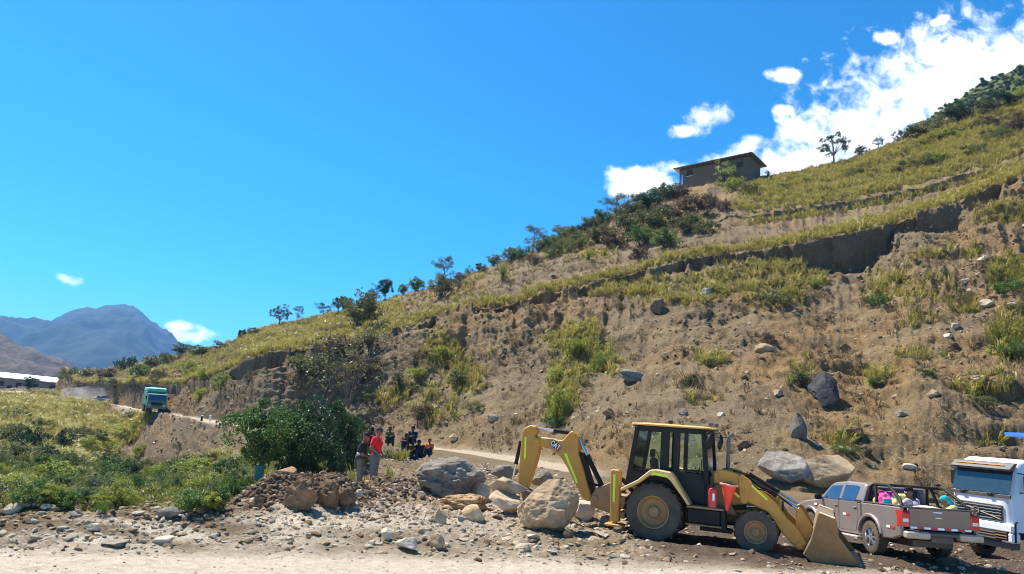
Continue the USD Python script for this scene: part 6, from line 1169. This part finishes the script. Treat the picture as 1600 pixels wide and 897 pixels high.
# local: x along the front from the near right corner to the left, y into the hill, z up
if np.linalg.det(HR) < 0: pass
m = MB(); m.box((LEN/2, DEP/2, (hz0-.25)/2-.6), (LEN-1.6, DEP-1.3, hz0-.25+1.2)); m.build('wall', adobe, ht)
m = MB(); m.add([(0, 0, hz0), (LEN, 0, hz0), (LEN, DEP, hz0-.7), (0, DEP, hz0-.7), (0, 0, hz0+.12), (LEN, 0, hz0+.12), (LEN, DEP, hz0-.58), (0, DEP, hz0-.58)], [[0, 3, 2, 1], [4, 5, 6, 7], [0, 1, 5, 4], [1, 2, 6, 5], [2, 3, 7, 6], [3, 0, 4, 7]]); rf = m.build('roof', tin, ht)
for k in range(9): m = MB(); m.box((LEN-.75+.08*k, DEP/2, hz0-.40), (.05, DEP-.2, .10), rotx(-math.atan2(.7, DEP))); m.build('rafter', limew, rf)
for k in range(15): m = MB(); m.box((.5+k*(LEN-1.2)/14, .35, hz0-.09), (.08, .68, .10)); m.build('rafter', wood_d, rf)
m = MB(); m.box((LEN-2.6, .63, 1.95), (1.1, .06, .95)); w_ = m.build('window', wood_d, ht); m = MB(); m.box((LEN-2.6, .60, 1.45), (1.3, .10, .07)); m.build('sill', limew, w_)
m = MB(); m.box((LEN-1.35, .63, 1.0), (.85, .06, 1.9)); d_ = m.build('door', bl_door, ht); m = MB(); m.box((LEN-1.35, .59, 1.0), (.18, .03, 1.7)); m.build('panel', limew, d_)
m = MB(); m.box((2.2, .63, 1.7), (1.0, .06, .8)); m.build('window', wood_d, ht)
# long building far left
bpA = at_d(99, 596, 236.0); bpB = at_d(-90, 583, 228.0); bpB[2] = bpA[2]+.6
ux = bpB-bpA; LEN2 = np.linalg.norm(ux); ux /= LEN2; uy = np.array([ux[1], -ux[0], 0]); uy /= np.linalg.norm(uy)
if uy@bpA < 0: uy = -uy
LR = np.stack([ux, uy, np.cross(ux, uy) if np.cross(ux, uy)[2] > 0 else -np.cross(ux, uy)], 1)
roofz = 0.0
lb = thing('long_building', 'long low building with a white sheet roof beside the far road at the left', 'building', bpA, LR)
plaster = mat('plaster_pink', (.36, .27, .23), .9, dust=.3, dust_col=(.30, .24, .18), scale=.8); wroof = mat('white_sheet_roof', (.72, .73, .74), .5, var=.05, scale=.5)
m = MB(); m.prism([(.6, -1.0), (6.4, -1.0), (6.4, -4.6), (.6, -4.6)], .8, LEN2-.2, axis='x'); m = MB(); m.box((LEN2/2+.3, 3.6, -2.6), (LEN2-1.2, 5.6, 4.4)); m.build('wall', plaster, lb)
m = MB(); m.add([(0, 0, -.62), (LEN2, 0, -.62), (LEN2, 4, .75), (0, 4, .75), (LEN2, 8, -.62), (0, 8, -.62), (0, 0, -.42), (LEN2, 0, -.42), (LEN2, 4, .95), (0, 4, .95), (LEN2, 8, -.42), (0, 8, -.42)], [[0, 3, 2, 1], [3, 5, 4, 2], [6, 7, 8, 9], [9, 8, 10, 11], [0, 1, 7, 6], [5, 11, 10, 4], [0, 6, 9, 3], [3, 9, 11, 5], [1, 2, 8, 7], [2, 4, 10, 8]]); m.build('roof', wroof, lb)
for k in range(8):
    m = MB(); m.box((2.2+k*4.0, .78, -2.0), (1.3, .08, 1.2)); w_ = m.build('window', wood_d, lb); m = MB(); m.box((2.2+k*4.0, .72, -2.7), (1.6, .12, .12)); m.build('sill', limew, w_)
for k in (0, 2, 5): m = MB(); m.box((4.2+k*4.0, .78, -3.4), (1.1, .07, 2.2)); m.build('door', wood_d, lb)
x = thing('low_wall', 'low pale wall in front of the long building at the far left', 'wall', at_d(72, 613, 205), rotz(.25))
for k in range(6): m = MB(); m.box((-5+k*2, 0, .35), (1.94, .3, 1.1), bev=.02); m.build('panel', mat('pale_concrete', (.5, .46, .4), .9), x)
# ------------------------------------------------------------------ small things by the road
tb = at_d(403, 751, 26.6); x = thing('bin', 'teal plastic bin at the foot of the small leafy tree', 'bin', tb)
m = MB(); m.lathe([(.001, 0), (.13, 0), (.165, .46), (.175, .46), (.175, .50), (.15, .50), (.12, .03), (.001, .03)], 20); m.build('tub', mat('teal_plastic', (.008, .13, .12), .5), x, 40); m = MB(); m.tube([(-.165, 0, .42), (-.12, .12, .30), (.12, .12, .30), (.165, 0, .42)], .008, 5); m.build('handle', blk, x)
for px0, nm, mm in ((315, 'dark post with a white top, left of two posts past the green truck', blk), (328, 'white post, right of two posts past the green truck', white_p)):
    P = at_d(px0, 657, 77); x = thing('marker_post', nm, 'post', P, s=.62); m = MB(); m.prism([(-.14, -.1), (-.12, .62), (.12, .62), (.14, -.1)], -.12, .12, .02); m.build('post', mm, x); m = MB(); m.box((0, 0, .72), (.26, .26, .2), bev=.04); m.build('cap', white_p, x)
x = thing('dry_branch', 'bare grey branch lying on the rubble crest at left', 'branch', hit(140, 792)+[0, 0, .06]); m = MB(); m.tube([(0, 0, 0), (.18, .1, .06), (.38, .05, .03), (.62, .12, -.04)], [.014, .012, .009, .004], 6); m.build('stem', bark_grey, x); m = MB(); m.tube([(.18, .1, .06), (.28, .2, .12), (.36, .28, .10)], [.008, .006, .003], 5); m.build('twig', bark_grey, x)
# ------------------------------------------------------------------ mountains and the forested ridge
def mountain(name, sky_pts, d_top, d_base, z_base, material, label, n=260, rows=70, amp=40, scl=1/300., seed=1, d_back=1.5):
    L = layer([(a, b, d_top*c) for a, b, c in sky_pts], 'd'); a = np.linspace(L[0, 0], L[-1, 0], n); D, Zt = np.interp(a, L[:, 0], L[:, 1]), np.interp(a, L[:, 0], L[:, 2])
    V = []
    for k in range(rows+14):
        t = k/rows
        if t <= 1: d = d_base+(D-d_base)*t; z = z_base+(Zt-z_base)*(t**1.15)
        else: d = D*(1+(t-1)*d_back); z = Zt-(Zt-z_base)*(t-1)*2.6
        V.append(np.stack([np.sin(a)*d, np.cos(a)*d, z], -1))
    V = np.array(V); tt = (np.arange(rows+14)/rows)[:, None]
    w = np.clip(1-np.abs(tt-.6)*1.6, .06, 1)
    V[..., 2] += (ridged(V*scl, 5, seed)-.55)*amp*w+(fbm(V*scl*9, 4, seed+3)-.5)*amp*.22*np.clip(w*3, .3, 1)
    R_, C_ = V.shape[:2]; i, j = np.meshgrid(np.arange(R_-1), np.arange(C_-1), indexing='ij'); F = np.stack([i*C_+j, i*C_+j+1, (i+1)*C_+j+1, (i+1)*C_+j], -1).reshape(-1, 4)
    m = usdkit.mesh(stage, numbered(name), (V.reshape(-1, 3), F), material, smooth=True); tag(m, label, kind='structure'); return V
def hillmat(name, ramp, s1, s2, bump):
    return usdkit.material(stage, '/World/Looks/'+name, {'g': ('geometry', {}), 'n': ('noise_texture', {'scale': s1, 'detail': 9.0, 'roughness': .65}), 'n2': ('noise_texture', {'scale': s2, 'detail': 5.0, 'roughness': .7}), 'a': ('math', {'math_type': 'multiply_add', 'value2': .45}), 'm': ('math', {'math_type': 'multiply', 'value2': .55}), 'r': ('rgb_ramp', {'ramp': ramp}), 'b': ('bump', {'strength': .8, 'distance': bump}), 'p': ('principled_bsdf', {'roughness': .95, 'specular_ior_level': .1})},
        [('g.position', 'n.vector'), ('g.position', 'n2.vector'), ('n.fac', 'm.value1'), ('n2.fac', 'a.value1'), ('m.value', 'a.value3'), ('a.value', 'r.fac'), ('r.color', 'p.base_color'), ('n2.fac', 'b.height'), ('b.normal', 'p.normal')], surface='p.BSDF')
mountain('mountain', [(-260, 440, 1), (-120, 470, 1), (0, 497, 1), (30, 500, .98), (60, 503, .98), (85, 504, .98), (115, 493, 1), (135, 490, 1), (150, 491, 1), (168, 486, 1), (180, 485, 1), (195, 484, 1), (205, 486, 1), (220, 497, 1), (232, 505, 1), (245, 512, 1), (262, 525, 1), (280, 542, 1), (300, 560, 1), (340, 585, 1), (420, 600, 1)], 3200, 1500, -60, hillmat('mountain_forest', [(.38, (.008, .016, .010)), (.55, (.018, .028, .016)), (.72, (.055, .055, .038))], .004, .03, 12.), 'dark forested mountain far up the valley', amp=170, scl=1/520., seed=3, n=360, rows=110)
mountain('mountain', [(-260, 455, 1), (-120, 488, 1), (-40, 512, 1), (0, 527, 1), (40, 548, 1), (75, 562, 1), (98, 568, 1), (110, 576, 1), (130, 592, 1), (180, 604, 1)], 950, 420, -40, hillmat('dry_hill', [(.36, (.035, .030, .020)), (.5, (.085, .062, .046)), (.68, (.15, .11, .08))], .02, .12, 3.), 'bare brown hillside behind the long building at left', amp=45, scl=1/160., seed=7)
fv = mountain('forested_ridge', [(1355, 262, 1), (1385, 232, 1), (1405, 218, 1), (1435, 200, 1), (1480, 168, 1), (1530, 138, 1), (1565, 120, 1), (1600, 100, 1), (1680, 60, 1), (1800, 0, 1)], 262, 165, 30, hillmat('ridge_forest', [(.36, (.05, .068, .024)), (.5, (.085, .10, .036)), (.68, (.13, .135, .05))], .06, .5, .8), 'dark green forested ridge above the hill at upper right', amp=6, scl=1/40., seed=9, n=180)
def crown_proto(leaf, sd):
    def f(p):
        r = rng(sd); pts = crown_points(r, 16, .42, .42, .55, .5, .6); mb = MB(); mb.add(*leaves(pts, 16, .19, .16, r)); mb.tube([(0, 0, -.1), (0, 0, .5)], .03, 5); return usdkit.mesh(stage, p, mb.get(), LM[leaf])
    return f
_V1, _NR, _NA = V1, NR, NA
r = rng(31); nfo = 1500; ki = (r.uniform(.5, 1.0, nfo)**.45*70).astype(int); kj = r.integers(0, fv.shape[1], nfo); FP = fv[ki, kj]+r.normal(0, .8, (nfo, 3))*[1, 1, 0]
keep = np.linalg.norm(FP[:, :2], axis=1) > 190; FP = FP[keep]; nfo = len(FP)
pi = UsdGeom.PointInstancer.Define(stage, '/World/ridge_wood'); prs = [crown_proto(l, 60+k)(f'/World/ridge_wood/tree_shape_{k}') for k, l in enumerate(('green', 'olive', 'dark'))]
pi.CreatePrototypesRel().SetTargets([q.GetPath() for q in prs]); pi.CreateProtoIndicesAttr(Vt.IntArray.FromNumpy(r.integers(0, 3, nfo).astype(np.int32))); pi.CreatePositionsAttr(Vt.Vec3fArray.FromNumpy(FP.astype(np.float32)))
sc_ = r.uniform(.7, 1.7, (nfo, 1))*r.uniform(.8, 1.2, (nfo, 3)); pi.CreateScalesAttr(Vt.Vec3fArray.FromNumpy(sc_.astype(np.float32))); tag(pi, 'wood of dark trees covering the ridge at upper right', kind='stuff')
# ------------------------------------------------------------------ air: dust behind the far car, haze over everything
dc = at_d(140, 628, 146); v = _ico[3].vertices.copy(); v *= (1+(fbm(v*1.6, 3, 71)-.5)[:, None]*.8)
dm = usdkit.material(stage, '/World/Looks/dust', {'tc': ('texture_coordinate', {}), 'n': ('noise_texture', {'scale': .5, 'detail': 4.0}), 'mr': ('map_range', {'from_min': .42, 'from_max': .75, 'to_min': 0., 'to_max': .30, 'clamp': True}), 'v': ('principled_volume', {'color': (.85, .80, .74)})}, [('tc.object', 'n.vector'), ('n.fac', 'mr.value'), ('mr.result', 'v.density')], volume='v.volume')
du = usdkit.mesh(stage, '/World/dust_cloud', (v*[5.5, 3.5, 1.6]+dc+[0, 0, .9], _ico[3].faces), dm); tag(du, 'thin pale dust hanging behind the car on the far road', kind='stuff')
HAZE = 1.4e-4
hm_ = usdkit.material(stage, '/World/Looks/haze', {'v': ('principled_volume', {'color': (.24, .54, 1.0), 'density': HAZE, 'anisotropy': .2})}, [], volume='v.volume')
b = MB(); b.box((0, 0, (-62+470)/2), (11200, 11200, 532)); hz = b.build('haze', hm_); tag(hz, 'thin blue haze filling the valley air', kind='stuff')
